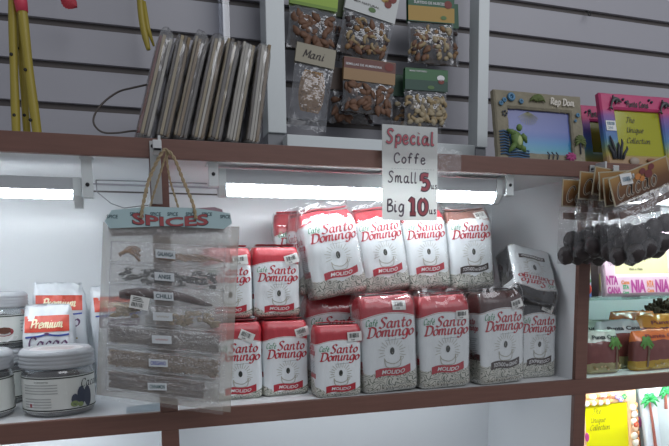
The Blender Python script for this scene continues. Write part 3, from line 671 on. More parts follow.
# twisted rope handles
ROPE = mat('jute_rope', 'a39274', .9, vary=.3, vscale=300, bump=.4, bscale=500)
def rope(pts, r, name, parent, base):
    P = smooth_line([tuple(p) for p in pts], 10) if len(pts) > 2 else pts
    P = [Vector(p)-base for p in P]; m = MB()
    s = [0.0]
    for a, b in zip(P[:-1], P[1:]): s.append(s[-1]+(b-a).length)
    for ph in (0, pi):
        Q = []
        for i, p in enumerate(P):
            t = (P[min(i+1, len(P)-1)]-P[max(i-1, 0)]).normalized(); a = t.cross(Vector((0, 1, 0))).normalized(); b = t.cross(a)
            k = s[i]/.0085*2*pi*.5+ph; Q.append(p + (a*cos(k)+b*sin(k))*r*.55)
        m.tube(Q, r*.62, 0, 6)
    return m.build(name, ROPE, parent)
def v3(px, py, Y): return at(px, py, Y)
def smooth3(p, k=8):
    out = []
    for i in range(len(p)-1):
        p0, p1, p2, p3 = p[max(i-1, 0)], p[i], p[i+1], p[min(i+2, len(p)-1)]
        for j in range(k):
            t = j/k; out.append(.5*((2*p1)+(p2-p0)*t+(2*p0-5*p1+4*p2-p3)*t*t+(-p0+3*p1-3*p2+p3)*t**3))
    return out+[p[-1]]
smooth_line_ = smooth_line
rope([p for p in smooth3([v3(141, 218, YSP-.016), v3(144, 200, YSP-.013), v3(150, 177, YSP-.005), v3(161, 154, .945), v3(166, 150, .945), v3(174, 158, .945), v3(184, 182, YSP-.006), v3(193, 204, YSP-.013), v3(196, 219, YSP-.016)], 10)], .0024, 'rope_handle', spc, o_sp)
rope([p for p in smooth3([v3(149, 214, YSP+.012), v3(152, 200, YSP+.010), v3(160, 174, YSP), v3(166, 155, .949), v3(168, 152, .949), v3(167, 160, .949), v3(170, 180, YSP), v3(176, 200, YSP+.010), v3(180, 214, YSP+.012)], 10)], .0016, 'rope_handle', spc, o_sp)
# slip of glossy paper lying on the shelf under the spice bag
m = MB(); a, b = at(126, 411.5, 1.02), at(160, 405, 1.02)
m.grid(lambda u, v: (a.x+(b.x-a.x)*u, 1.014+.045*v, FL+.0008+.004*v*u), 4, 4); tag(m.build('paper_slip', mat('blue_grey_paper', '8d9aa3', .3)), 'blue grey paper slip lying on the shelf under the spice bag', 'paper')

# ================================================================ JARS AND WHITE POUCHES on the left
JARP = mat('clear_jar_plastic', 'b9bec2', .12, coat=.3); LID = mat('jar_lid', 'a7aaae', .35, bump=0); LABEL = mat('jar_label', 'cdd0cc', .45); COCOA = mat('ground_cocoa', '4a4344', .8, vary=.3, vscale=200)
JAR = film('jar_wall', 'e4e8ea', .10, .8, .12, 0, 10, .08)
def jar(M, label, r=.054, h=.107, seed=0, art='plum'):
    e = empty('jar', M, label, 'jar', 'lidded tubs of cocoa and coffee')
    hb = h*.76
    m = MB().lathe([(0, .0005), (r-.008, .0), (r-.002, .004), (r, .012), (r, hb-.014), (r-.003, hb-.006), (r-.008, hb-.001), (r-.008, hb+.004)], 0, 48); m.build('tub', JAR, e)
    m = MB().lathe([(0, .003), (r-.006, .003), (r-.003, .012), (r-.003, hb-.020), (0, hb-.016)], 0, 40); m.build('contents', COCOA, e)
    prof = [(r-.001, hb-.004), (r+.002, hb-.003)]
    for i in range(4): z = hb-.003+i*(h-hb-.002)/4; prof += [(r+.002, z+.001), (r+.0032, z+.0025), (r+.002, z+.0048)]
    prof += [(r+.001, h-.003), (r-.003, h), (r-.009, h), (r-.011, h-.002), (0, h-.0018)]
    m = MB().lathe(prof, 0, 56); m.build('lid', LID, e)
    m = MB(); z0, z1 = .010, hb-.016
    pt = lambda off: (lambda x, z: ((r+off)*sin(x/r), -(r+off)*cos(x/r), z))
    rect(m, -r*1.9, z0, r*1.9, z1, pt(.0006), 0, 48, 1)
    for z in (z0+.001, z1-.003): rect(m, -r*1.9, z, r*1.9, z+.002, pt(.0010), 1, 48, 1)
    P = pt(.0011)
    if art == 'plum':
        font_text(m, 'INGREDIENTES', -.012, z1-.009, .0024, P, 1, center=True)
        for k in range(9):
            if k != 4: rect(m, -.045, z1-.0135-.0044*k, .012-(.01 if k > 4 else 0), z1-.012-.0044*k, P, 2, 10, 1)
        rect(m, -.036, z0+.005, -.026, z0+.015, P, 6); rect(m, -.0335, z0+.007, -.0295, z0+.013, pt(.0014), 3)
        for x, z, a, b, c in ((.048, z0+.022, .0075, .015, 4), (.060, z0+.019, .008, .017, 4), (.037, z0+.017, .006, .009, 4), (.036, z0+.010, .0065, .005, 5), (.046, z0+.008, .005, .004, 5)): disc(m, x, z, a, b, pt(.0012+.0001*c), c)
        stroke_text(m, 'Cacao', .048, z1-.020, .016, P, 1, .2, .12, .05)
    elif art == 'cup':
        poly(m, [(.002, z0+.014), (.034, z0+.014), (.030, z0+.006), (.022, z0+.002), (.012, z0+.002), (.005, z0+.006)], pt(.0012), 6)
        disc(m, .018, z0+.020, .016, .008, pt(.0012), 3); disc(m, .018, z0+.022, .011, .006, pt(.0016), 7)
        line(m, [(.034, z0+.013), (.041, z0+.011), (.036, z0+.005), (.030, z0+.006)], .0016, pt(.0016), 6)
        for k in range(4): rect(m, .048, z1-.012-.006*k, .075, z1-.010-.006*k, P, 2, 6, 1)
    else:
        disc(m, .030, z0+.022, .011, .012, P, 2); disc(m, .030, z0+.022, .009, .010, pt(.0014), 0)
        for k in range(8): rect(m, -.02, z1-.010-.006*k, .016, z1-.008-.006*k, P, 2, 6, 1)
    m.build('label', [LABEL, INKK, mat('label_fine_print', '9c9f9d', .6), mat('label_maroon', '8a2f36', .5), mat('plum_blue', '3c4254', .5), mat('leaf_green', '7f8f5c', .5), INKW, mat('bean_brown', '5b3526', .6)], e)
    m = MB(); lf = lambda x, z: (x, z, h-.0012)
    m.add([((r-.014)*cos(2*pi*i/32), (r-.014)*sin(2*pi*i/32), h-.0014) for i in range(32)], [tuple(range(32))], 0)
    for k in range(4): rect(m, -.026, -.016+.010*k, .026, -.0125+.010*k, lf, 1+k % 2, 8, 1)
    m.build('lid_label', [mat('lid_paper', 'c6c3c3', .5), mat('lid_red_print', 'b2797c', .5), mat('label_fine_print', '9c9f9d', .6)], e)
    return e
j1 = at(58, 405, 1.045); jar(TR((-.1395, 1.075, FL), R(-8)), 'lidded tub with blue fruit on its label at the shelf front', .0545, .107)
jar(TR((-.2630, 1.080, FL), R(-10)), 'lidded tub at the front cut off by the left picture edge', .0545, .107, 1, 'stamp')
jar(TR((-.2600, 1.205, FL), R(0)), 'lidded tub at the back carrying another tub, hidden up to its lid', .0545, .098, 2, 'stamp')
jar(TR((-.2560, 1.205, FL+.0985), R(8)), 'lidded tub with a coffee cup on its label, on top of another tub', .0545, .098, 3, 'cup')
POUCH = mat('white_pouch_film', 'd3d7db', .35, coat=.3, bump=.2, bscale=50); PRED = mat('premium_red', 'c4432f', .4); PGOLD = mat('premium_cream', 'e6d9b4', .4); PBLUE = mat('premium_blue', '3a4c9c', .4)
def pouch(M, label, w, h, d, seed, small_=False):
    e = empty('white_pouch', M, label, 'pouch', 'white pouches with red premium labels')
    sh = BagShape(w, h, d, 1.0, seed)
    m = MB(); sh.mesh(m); m.build('body', POUCH, e)
    pl = lambda off: (lambda x, z: (x, sh.front(x, z)-off, z))
    m = MB(); zt = h*.89; hh = h*.135 if h > .18 else h*.165
    rect(m, -w*.43, zt-hh, w*.43, zt, pl(.001), 0, 14, 6)
    stroke_text(m, 'Premium', 0, zt-hh*.74, hh*.62, pl(.0017), 1, .25, .2, .07, .05, fit=w*.62, center=True)
    vs, fs = ribbon(smooth_line([(-w*.42, zt-hh*1.30), (-w*.15, zt-hh*1.24), (0, zt-hh*1.16), (w*.2, zt-hh*1.26), (w*.42, zt-hh*1.20)]), .003, .003); m.add([pl(.001)(a, b) for a, b in vs], fs, 2)
    disc(m, .0, zt-hh*1.12, .004, .002, pl(.0016), 3)
    stroke_text(m, 'Cacao', 0, zt-hh*2.05, hh*.95, pl(.001), 3, .1, .14, .05, .06, fit=w*.74, center=True)
    rr = random.Random(seed)
    for k in range(7): disc(m, rr.uniform(-.02, w*.36), zt-hh*(2.5+.9*rr.random()), .0022, .0014, pl(.001), rr.choice((2, 3, 4)))
    for k in range(5): rect(m, -w*.40, zt-hh*2.4-.0035*k, -w*.16, zt-hh*2.4-.0035*k+.0012, pl(.001), 5)
    m.build('printed_label', [PRED, PGOLD, PBLUE, mat('premium_purple', '5d3a5e', .5), mat('premium_gold', 'a58f4a', .5), INKGR], e)
    return e
pouch(TR((-.1530, 1.235, FL), R(3), R(1), R(3)), 'tall white pouch with red premium label standing at the back', .092, .210, .045, 41)
pouch(TR((-.1600, 1.165, FL), R(-2), R(-1), R(3)), 'shorter white pouch with red premium label behind the front tub', .084, .173, .040, 42)
pouch(TR((-.0420, 1.235, FL), R(4), R(-2), R(3)), 'white pouch with red label half hidden behind the spice bag', .098, .205, .045, 43)

# ================================================================ TOP SHELF: wrapped packs, sticks
BOARD = [mat('pack_cream_board', 'a09379', .7, vary=.1, vscale=60), mat('pack_tan_board', '85735a', .7, vary=.15, vscale=60), mat('pack_grey_board', '6b6560', .6), mat('pack_red_board', '6e3c34', .6), mat('pack_streak_board', 'b4b0a6', .6)]  # the last, pale board paints in the white gloss streaks of the wrap
PACKF = film('pack_cellophane', lo_=.05, hi=.85, haze=.05, bump=1, bscale=70, rough=.13, stretch=(1.6, 1, .25))
packs = [(141, 137.5, 166, 30, 'leftmost, its red board edge showing'), (160.5, 139, 184, 31, 'second from the left'), (178, 140.5, 202, 32, 'third from the left'), (195.5, 142, 218.5, 33, 'fourth from the left, brightest gloss'), (213, 143, 234.5, 34.5, 'fifth from the left'), (231, 144.5, 250, 36, 'second from the right end'), (251, 146, 265, 38, 'last one beside the white frame')]
for k, (bx, by, tx, ty, desc) in enumerate(packs):
    a = at(bx, by, 1.004); a.z = ZT+.0015; t_ = at(tx, ty, 1.004); ang = math.atan2(t_.x-a.x, t_.z-a.z); hgt = (t_-a).length; rr = random.Random(70+k)
    e = empty('wrapped_pack', TR((a.x, a.y+.062, a.z+.013*abs(sin(ang))), R(4), ang), 'cellophane wrapped pack of boards leaning on the upper shelf, '+desc, 'wrapped pack', 'wrapped packs on the upper shelf')
    wd = .0208; x = -wd/2; seq = [3, 0, 2, 4] if k == 0 else [rr.choice((0, 1, 2, 4)) for _ in range(4)]
    for i in range(4):
        tw = wd*(.235 if i % 2 else .185); dz = rr.uniform(0, .006); dy = rr.uniform(0, .006)
        MB().span((x, -.058+dy, .003), (x+tw, .058, hgt-.006-dz), 0, .0006).build('board', BOARD[seq[i]], e); x += tw+.0008
    sh = BagShape(wd+.0026, hgt, .124, .22, 80+k); m = MB(); sh.mesh(m, 0, True, None, .018); m.build('cellophane', PACKF, e)
m = MB(); CORD = mat('dark_cord', '4f4843', .6)
P = smooth3([at(150, 84, 1.06), at(132, 88, 1.06), at(118, 92, 1.09), at(104, 102, 1.075), at(95, 114, 1.06), at(94, 124, 1.05), at(102, 132, 1.045), at(116, 133, 1.045), at(132, 131, 1.05), at(145, 131, 1.06)], 6)
m.tube(P, .0016, 0, 8); tag(m.build('cord_loop', CORD), 'dark cord loop hanging out left of the wrapped packs', 'cord')
YEL = mat('yellow_paint', 'a08f35', .45, vary=.12, vscale=20); PINK = mat('hot_pink_paint', 'cc3f55', .5); DOT = mat('dark_dot', '1d1a18', .6)
def stick(pts, r, dots, label, collar=None, Y=1.12):
    P = [at(x, y, Y) for x, y in pts]; base = P[-1].copy()
    e = empty('painted_stick', base, label, 'stick', 'yellow sticks on the upper shelf')
    S = [p-base for p in smooth3(P, 8)]; n = len(S)
    m = MB(); m.tube(S, [r*(.92+.16*sin(i*.7)*.3) for i in range(n)], 0, 12); m.build('shaft', YEL, e)
    m = MB()
    for x, y in dots: p = at(x, y, Y)-base; m.ball((p.x, p.y-r*.86, p.z), (.0028, .0016, .0028), 0, 8, 6)
    if dots: m.each('dot', DOT, e)
    if collar: m = MB(); c0, c1 = [at(*q, Y)-base for q in collar]; m.tube([c0, c0.lerp(c1, .5), c1], [r*1.30, r*1.26, r*1.12], 0, 12); m.build('collar', PINK, e)
zb_ = 137.5
stick([(11, -60), (12.5, 0), (14, 70), (16.5, 138)], .0070, [(12, 55.5), (15, 116)], 'yellow painted stick with dark dots, leftmost of the three at the left edge')
stick([(19.5, -40), (21, 40), (24.5, 100), (27.5, 138)], .0060, [(18, 49), (25, 116)], 'thinner yellow dotted stick between the two others at the left edge', None, 1.135)
stick([(18, -50), (21.5, 0), (29, 70), (38, 139)], .0078, [(26, 71), (31, 121)], 'yellow dotted stick with a hot pink collar, right one of the three', ((19.5, -6), (22.3, 12)), 1.11)
def hung(label, pts, r, Y, name, M_, cat):
    P = smooth3([at(x, y, Y) for x, y in pts], 8); e = empty(name, P[0], label, cat)
    return e, [p-P[0] for p in P]
e, S = hung('yellow stick with a split end hanging down left of the wrapped packs', [(137, -70), (139, -20), (142, 20), (148.5, 50)], .005, 1.22, 'hanging_stick', YEL, 'stick')
n = len(S); m = MB().tube(S, [.0062-.003*max(0, i/n-.8)*5 for i in range(n)], 0, 10); m.build('shaft', YEL, e)
m = MB().tube([S[n//2]+Vector((.006, 0, 0)), S[int(n*.75)]+Vector((.008, 0, .0)), S[-1]+Vector((.010, 0, .008))], [.004, .0045, .002], 0, 10); m.build('prong', YEL, e)
MB().tube([S[0]+Vector((0, 0, -.004)), S[0]+Vector((0, .03, .012)), S[0]+Vector((0, .078, .012))], .002, 0, 6).build('hook', STEEL, e)
e, S = hung('red pink leaf shaped ornament hanging at the top edge above the slats', [(58, -60), (58, -12), (66, 0), (77, 7)], .004, 1.22, 'pink_ornament', PINK, 'ornament')
n = len(S); m = MB().tube(S[:n*2//3], .0015, 0, 6); m.build('string', CORD, e)
m = MB(); A, B = S[n//2], S[-1]; ax = (B-A).normalized(); L = (B-A).length; sd = Vector((ax.z, 0, -ax.x))
m.grid(lambda u, v: A+ax*(L*v*1.02)+sd*((u*2-1)*.013*sin(pi*min(1, v*.93+.07))**.8*(1+.12*sin(v*40)))+Vector((0, -.004*sin(pi*u)-.003*sin(v*40)*.3, 0)), 10, 20); m.grid(lambda u, v: A+ax*(L*v*1.02)+sd*((u*2-1)*.013*sin(pi*min(1, v*.93+.07))**.8)+Vector((0, .004*sin(pi*u), 0)), 10, 20); m.build('leaf', mat('pink_red_leaf', 'b03340', .55), e)
MB().tube([S[0], S[0]+Vector((0, .04, .008)), S[0]+Vector((0, .078, .008))], .002, 0, 6).build('hook', STEEL, e)
# clear acrylic strip left of the white frame, small wire hook on the slats
a, b = at(222, 47, 1.255), at(229, 47, 1.255)
m = MB().span((a.x, 1.235, ZT), (b.x, 1.294, EYE+.95), 0, .001); tag(m.build('acrylic_strip', film('acrylic', 'dcdfe6', .10, .6, .10, 0, 10, .05)), 'clear acrylic upright behind the tops of the wrapped packs', 'acrylic upright')
h0 = at(585, 12.5, YS); m = MB().tube(smooth3([h0+Vector((.004, .004, .004)), h0+Vector((.003, -.006, 0)), h0+Vector((-.003, -.016, -.012)), h0+Vector((-.002, -.020, -.016)), h0+Vector((.002, -.018, -.012)), h0+Vector((.006, -.010, .0))], 5), .0011, 0, 6); tag(m.build('wire_hook', DARK), 'small dark wire hook stuck in the slat groove at the upper right', 'hook')

# ================================================================ WHITE FRAME WITH NUT BAGS
fr = empty('display_frame', Vector((.48, 1.2, ZT)), 'white painted frame standing on the upper shelf around the nut bags', 'frame')
def fpart(name, a, b, M_=PAINT, bev=.0015): m = MB().span([p-q for p, q in zip(a, (.48, 1.2, ZT))], [p-q for p, q in zip(b, (.48, 1.2, ZT))], 0, bev); return m.build(name, M_, fr)
lx0, lx1 = at(268, 120, 1.2).x, at(286.5, 120, 1.2).x; rx0, rx1 = at(477.5, 120, 1.2).x, at(488, 120, 1.2).x
zl_, zr_ = at(277, 132.5, 1.2).z, at(482, 147, 1.2).z; FG = mat('frame_foot_grey', '84868a', .5)
fpart('stile', (lx0, 1.2, zl_), (lx1, 1.255, EYE+.86)); fpart('stile', (rx0, 1.2, zr_), (rx1, 1.240, EYE+.86))
fpart('foot', (lx0, 1.206, ZT), (lx1, 1.25, zl_), FG); fpart('foot', (rx0, 1.206, ZT), (rx1, 1.236, zr_), FG)
ra, rb = at(287, 134, 1.16), at(475, 146, 1.16)
fpart('bottom_rail', (ra.x, 1.16, ZT), (rb.x, 1.20, ra.z)); fpart('top_rail', (lx0, 1.2, EYE+.86), (rx1, 1.24, EYE+.90))
NUTC = {'almond': ('6f4f3b', .011, .0062, .0042), 'cashew': ('a08c69', .0095, .0042, .0042), 'raisin': ('3b2c2a', .0062, .0045, .004), 'pale': ('a5977b', .0075, .0052, .004), 'peanut': ('876846', .0065, .0048, .0045)}
NUTM = {}; NUTS = {}
for k, (c, a, b, d) in NUTC.items():
    NUTM[k] = mat('nut_'+k, c, .6, vary=.2, vscale=80)
    m = MB(); r0 = random.Random(3)
    if k == 'cashew': m.tube([( .009*cos(t)-.004, 0, .007*sin(t)) for t in [-.4+i*.42 for i in range(7)]], [.0018, .0034, .0038, .0036, .0036, .0034, .0016], 0, 8)
    else:
        m.ball((0, 0, 0), (a/1.0, d, b), 0, 12, 8, None, .12, 4)
        if k == 'almond': m.v = [(x, y*(1-.45*max(0, x/a)), z*(1-.55*max(0, x/a))) for x, y, z in m.v]
    me = m.build('t', NUTM[k]); NUTS[k] = me.data; bpy.data.objects.remove(me)
HF = film('nut_pouch_film', hcol='8f9196', lo_=.05, hi=.6, haze=.24, bump=.9, bscale=60, rough=.10)
def nut_bag(px, py, roll, w, hh, ph, label, cols, txt, mix_, seed, fill=.62, Y=1.215, n=48, back=True, pic=None):
    """px, py: middle of the lower edge of the header card"""
    o = at(px, py, Y); e = empty('nut_bag', TR(o, R(-3), R(roll)), label, 'nut bag', 'nut bags hanging in the white frame'); rr = random.Random(seed)
    m = MB(); nseg = len(cols)
    for i, (c, f0, f1) in enumerate(cols): m.span((-w/2, -.0062-.00001*i, hh*f0), (w/2, -.0052, hh*f1), i)
    m.span((-w/2, .0045, hh*.0), (w/2, .0055, hh), 0).span((-w/2, -.0062, hh-.0005), (w/2, .0055, hh+.0006), 0)
    m.build('header_card', [mat('card_'+c, c, .5) for c, _, _ in cols], e)
    if txt or pic:
        m = MB(); P = lambda x, z: (x, -.0070, z)
        if txt:
            for t_, x, z, h_, fit, mi in txt:
                if mi == 9: stroke_text(m, t_, x*w, z*hh, h_, P, 1, .25, .14, .05, fit=fit*w, center=True)
                else: font_text(m, t_, x*w, z*hh, h_, P, mi, fit=fit*w, bold=.015, center=True)
        if pic:
            for x, z, a, b, mi in pic: disc(m, x*w, z*hh, a, b, P, mi)
        m.build('header_print', [INKW, mat('card_dark_script', '3c3430', .6), mat('fruit_red', '7c3b34', .6), mat('fruit_gold', 'a98d4d', .6), mat('leaf_ink', '5c7a4a', .6)], e)
    m = MB()
    th = lambda u, v: .0015 + .011*(max(0, sin(pi*min(1, v*1.02)))**.7)*(1-(2*u-1)**4)
    for sgn in (-1, 1):
        m.grid(lambda u, v: ((u-.5)*w*(1-.03*sin(pi*v)), sgn*th(u, v)+.0020*noise.noise(Vector((u*8, v*8, seed+sgn))), .004-ph*v+.004*noise.noise(Vector((u*7, 0, seed)))*v), 22, 22)
    pch = m.build('clear_pouch', HF, e)
    if isinstance(mix_, str) and mix_ == 'crumb':
        m = MB(); m.grid(lambda u, v: ((u-.5)*w*.66*sin(pi*(.16+.68*v))**.5, -.0075+.0015*noise.noise(Vector((u*9, v*9, 2)))-.003*sin(pi*u)*sin(pi*v), -ph*(.10+.62*v)), 20, 20)
        for i in range(160): 
            u, v = rr.uniform(-1, 1), rr.uniform(-1, 1)
            if u*u+v*v < 1: m.ball((u*w*.33, -.009, -ph*(.41+.31*v)), rr.uniform(.001, .0022), 0, 6, 4)
        m.build('crushed_nuts', mat('crushed_nuts', '9a7a56', .85, vary=.25, vscale=150), e)
    else:
        for i in range(n):
            kind = rr.choice(mix_); v = 1-fill+fill*rr.random()*.92; u = rr.uniform(-.42, .42)
            o2 = bpy.data.objects.new({'pale': 'nut', 'raisin': 'raisin'}.get(kind, kind), NUTS[kind]); COL.objects.link(o2); o2.parent = e
            o2.location = (u*w, -.0045-.0075*(1-(2*u)**4)+rr.uniform(0, .006), -ph*v*.93); o2.rotation_euler = (rr.uniform(-.4, .4), rr.uniform(0, 6.28), rr.uniform(-.3, .3)); s_ = rr.uniform(.85, 1.1); o2.scale = (s_, s_, s_)
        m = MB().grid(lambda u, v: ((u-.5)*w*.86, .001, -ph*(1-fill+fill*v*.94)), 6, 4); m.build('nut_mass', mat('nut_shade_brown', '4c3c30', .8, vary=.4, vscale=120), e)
    return e
nut_bag(313, 8.8, 5, .098, .055, .085, 'nut bag with bright green header holding brown almonds, top left', [('8fae3a', 0, 1), ('6f8f2c', 0, .12)], None, ['almond'], 1, .80, Y=1.224, n=46, pic=[(-.1, .6, .014, .009, 3), (.2, .5, .010, .007, 4)])
nut_bag(369, 17, 12, .110, .060, .088, 'nut bag with white header and fruit picture holding mixed nuts and raisins', [('c9ccca', 0, 1)], [('MIX NATURAL', -.1, .30, .004, .5, 1)], ['cashew', 'raisin', 'peanut', 'cashew', 'raisin', 'almond'], 2, .86, n=66, pic=[(.10, .75, .010, .008, 2), (.22, .70, .009, .008, 3), (.30, .55, .008, .008, 2), (.36, .75, .010, .008, 2), (-.05, .85, .009, .007, 3), (.02, .20, .008, .005, 4)])
nut_bag(430.5, 23.5, -1, .105, .052, .086, 'nut bag with green and yellow header reading SURTIDO DE NUECES, top right', [('2c5a3f', 0, 1), ('a8873a', .03, .60)], [('SURTIDO DE NUECES', -.05, .68, .0055, .66, 0)], ['peanut', 'cashew', 'raisin', 'pale', 'almond'], 3, .86, n=66, pic=[(.36, .72, .009, .008, 2), (.26, .20, .007, .004, 4)])
nut_bag(314, 66, 8, .080, .036, .128, 'nut bag with pale scripted header holding tan crushed nuts, lower left', [('9c9582', 0, 1)], [('Mani', -.05, .3, .018, .55, 9)], 'crumb', 4, Y=1.200)
nut_bag(368.5, 83, 3, .112, .044, .066, 'nut bag with dark red header reading SEMILLAS DE ALMENDRA above almonds', [('9b7b55', 0, 1), ('6b4038', .52, 1)], [('SEMILLAS DE ALMENDRA', -.12, .66, .0046, .70, 0)], ['almond'], 5, .86, n=52, pic=[(.37, .78, .010, .008, 2)])
nut_bag(425.5, 91.5, 0, .098, .044, .076, 'nut bag with two tone green header holding pale nuts, above the price sign', [('3e6b45', 0, 1), ('2b4b3e', 0, .48)], [('MANI TOSTADO', -.2, .84, .0035, .4, 0)], ['pale', 'cashew', 'pale'], 6, .78, n=84, pic=[(.33, .62, .009, .006, 0), (.34, .45, .007, .005, 2), (.10, .16, .008, .004, 4)])
nut_bag(441, 29, -3, .080, .050, .082, 'nut bag partly showing behind the green and yellow headed one', [('2c5a3f', 0, 1)], None, ['peanut', 'almond', 'raisin'], 7, .86, Y=1.25, n=30)
nut_bag(322, 15, 4, .100, .055, .090, 'dark nut bag hanging behind the two left upper ones', [('4c5a36', 0, 1)], None, ['raisin', 'almond'], 8, .8, Y=1.25, n=24)
nut_bag(352, 92, 2, .100, .044, .070, 'nut bag hanging behind the almond bag with the dark red header', [('5a4a40', 0, 1)], None, ['almond', 'raisin'], 9, .8, Y=1.25, n=24)
nut_bag(409, 97, -2, .090, .044, .080, 'nut bag hanging behind the two tone green headed one', [('33503f', 0, 1)], None, ['pale', 'peanut'], 10, .8, Y=1.25, n=24)

# ================================================================ SOUVENIR PHOTO FRAMES
def zmat(name, stops, rough=.45, noise_=0, axis=2, const=False):
    """a printed pattern that runs along the thing's own height"""
    if name in MATS: return MATS[name]
    t = NT(name); x = t.add('ShaderNodeSeparateXYZ'); v = t.coord('Object'); t.link(v, x.inputs[0]); z = x.outputs[axis]
    if noise_: z = t.math('ADD', z, t.math('MULTIPLY', t.math('SUBTRACT', t.noise(v, 40), .5), noise_))
    lo_, hi = stops[0][0], stops[-1][0]; mr = t.add('ShaderNodeMapRange'); mr.inputs[1].default_value = lo_; mr.inputs[2].default_value = hi; t.link(z, mr.inputs[0])
    r = t.add('ShaderNodeValToRGB'); r.color_ramp.interpolation = 'CONSTANT' if const else 'LINEAR'
    while len(r.color_ramp.elements) < len(stops): r.color_ramp.elements.new(.5)
    for e_, (p, c) in zip(r.color_ramp.elements, stops): e_.position = (p-lo_)/(hi-lo_); e_.color = lin(c)
    t.link(mr.outputs[0], r.inputs[0]); t.link(r.outputs[0], t.b.inputs['Base Color']); t.b.inputs['Roughness'].default_value = rough
    MATS[name] = t.m; return t.m
def photo_frame(M, label, w, h, bl, br, bb, bt, body, insert, dep=.012, wavy=.0, seed=0, texts=(), tmats=(), glaze=True, group='souvenir photo frames'):
    """origin at the left foot of the front face; x right, z up"""
    e = empty('photo_frame', M, label, 'photo frame', group)
    m = MB(); N = 20
    def outer(i): 
        side, t = divmod(i, N); t /= N; j = wavy*noise.noise(Vector((i*.31, seed, 0)))
        return [(t*w, 0+j), (w+j, t*h), (w-t*w, h+j), (0+j, h-t*h)][side]
    def inner(i):
        side, t = divmod(i, N); t /= N; a, b, c, d = bl, w-br, bb, h-bt; j = wavy*.7*noise.noise(Vector((i*.4, seed, 4)))
        return [(a+t*(b-a), c+j), (b+j, c+t*(d-c)), (b-t*(b-a), d+j), (a+j, d-t*(d-c))][side]
    n = 4*N; rows = []
    for lv in range(6):
        for i in range(n):
            o, q = outer(i), inner(i); k, y = [(0, dep), (0, .003), (.10, 0), (.88, 0), (1, .003), (1, dep*.6)][lv]
            rows.append((o[0]+(q[0]-o[0])*k, y-(wavy*.5*noise.noise(Vector((i*.5, lv, seed))) if 1 < lv < 4 else 0), o[1]+(q[1]-o[1])*k))
    fs = [(l*n+i, l*n+(i+1) % n, (l+1)*n+(i+1) % n, (l+1)*n+i) for l in range(5) for i in range(n)]
    m.add(rows, fs, 0, False); m.span((.002, dep-.001, .002), (w-.002, dep+.001, h-.002), 0); m.build('frame_body', body, e)
    ins = MB().span((bl-.003, dep*.55, bb-.003), (w-br+.003, dep*.75, h-bt+.003)).build('insert', insert, e)
    for inner_ in (False, True):
        m = MB()
        for tx, x, z, hh, fit, mi, style, off in texts:
            if (off > 0) != inner_: continue
            P = (lambda o_: (lambda a, b: (a, o_, b)))(off)
            if style == 's': stroke_text(m, tx, x, z, hh, P, mi, .3, .10, .035, .07, fit=fit, center=True)
            elif style == 'o': stroke_text(m, tx, x, z, hh, lambda a, b, o_=off: (a, o_, b), mi, .15, .19, .15, .1, fit=fit, center=True)
            else: font_text(m, tx, x, z, hh, P, mi, fit=fit, center=True, bold=.05)
        if m.v: m.build('insert_lettering' if inner_ else 'frame_lettering', list(tmats), ins if inner_ else e)
    m = MB().add([(w*.42, dep+.002, h*.75), (w*.58, dep+.002, h*.75), (w*.62, dep+.03, .0), (w*.38, dep+.03, .0)], [(0, 1, 2, 3)]).add([(w*.42, dep+.004, h*.75), (w*.58, dep+.004, h*.75), (w*.62, dep+.032, .0), (w*.38, dep+.032, .0)], [(3, 2, 1, 0)]); m.build('easel_back', mat('easel_card', '3c3430', .7), e)
    return e
SAND = mat('sandy_resin', '87806d', .75, vary=.28, vscale=70, bump=.6, bscale=120)
def beach_mat():
    t = NT('beach_photo'); x = t.add('ShaderNodeSeparateXYZ'); v = t.coord('Object'); t.link(v, x.inputs[0])
    z = t.math('ADD', x.outputs[2], t.math('MULTIPLY', x.outputs[0], -.0))
    mr = t.add('ShaderNodeMapRange'); mr.inputs[1].default_value = .015; mr.inputs[2].default_value = .115; t.link(z, mr.inputs[0])
    r = t.add('ShaderNodeValToRGB'); st = [(0, '6f8fa0'), (.12, '3f8fa6'), (.27, '3a7fb0'), (.40, '4a6aa8'), (.52, '5d6aa6'), (.75, '56609a'), (1, '4c4f86')]
    while len(r.color_ramp.elements) < len(st): r.color_ramp.elements.new(.5)
    for e_, (p, c) in zip(r.color_ramp.elements, st): e_.position = p; e_.color = lin(c)
    t.link(mr.outputs[0], r.inputs[0])
    sh = t.math('LESS_THAN', t.math('ADD', t.math('SUBTRACT', x.outputs[2], .070), t.math('MULTIPLY', x.outputs[0], 1.05)), .012)
    t.link(t.mix(t.math('MULTIPLY', sh, .55), r.outputs[0], lin('8fb2a8')), t.b.inputs['Base Color']); t.b.inputs['Roughness'].default_value = .25; return t.m
a = at(499.5, 158, 1.030); a.z = ZT+.0005; b = at(587, 161, 1.030); W1 = b.x-a.x; H1 = .141
rd = photo_frame(TR(a, R(0), 0, R(10)), 'sandy resin photo frame with a blue beach picture standing on the upper shelf', W1, H1, .029, .029, .018, .035, SAND, beach_mat(), .013, .0022, 3,
   [('Rep Dom', W1*.76, H1*.835, .016, .058, 0, 'o', -.0035)], [mat('cream_relief', 'cfc9bd', .6)])
GRN = mat('turtle_green', '5f7a3e', .6, vary=.35, vscale=90); BLU = mat('wave_blue', '3d5f80', .5, vary=.2, vscale=60); FLW = mat('flower_pink', 'a23c74', .55, vary=.25, vscale=120); SHB = mat('shell_blue', '4f7fa0', .4, vary=.3, vscale=90); DKR = mat('dark_relief', '3a3f4c', .6); PALE = mat('pale_turtle_belly', 'a7b87c', .6)
m = MB(); m.ball((.040, -.005, .040), (.0115, .007, .019), 0, 14, 10, Matrix.Translation((.04, 0, .04)) @ Matrix.Rotation(R(-18), 4, 'Y') @ Matrix.Translation((-.04, 0, -.04)), .2, 2)
m.ball((.046, -.006, .064), (.006, .005, .007), 0, 10, 8); 
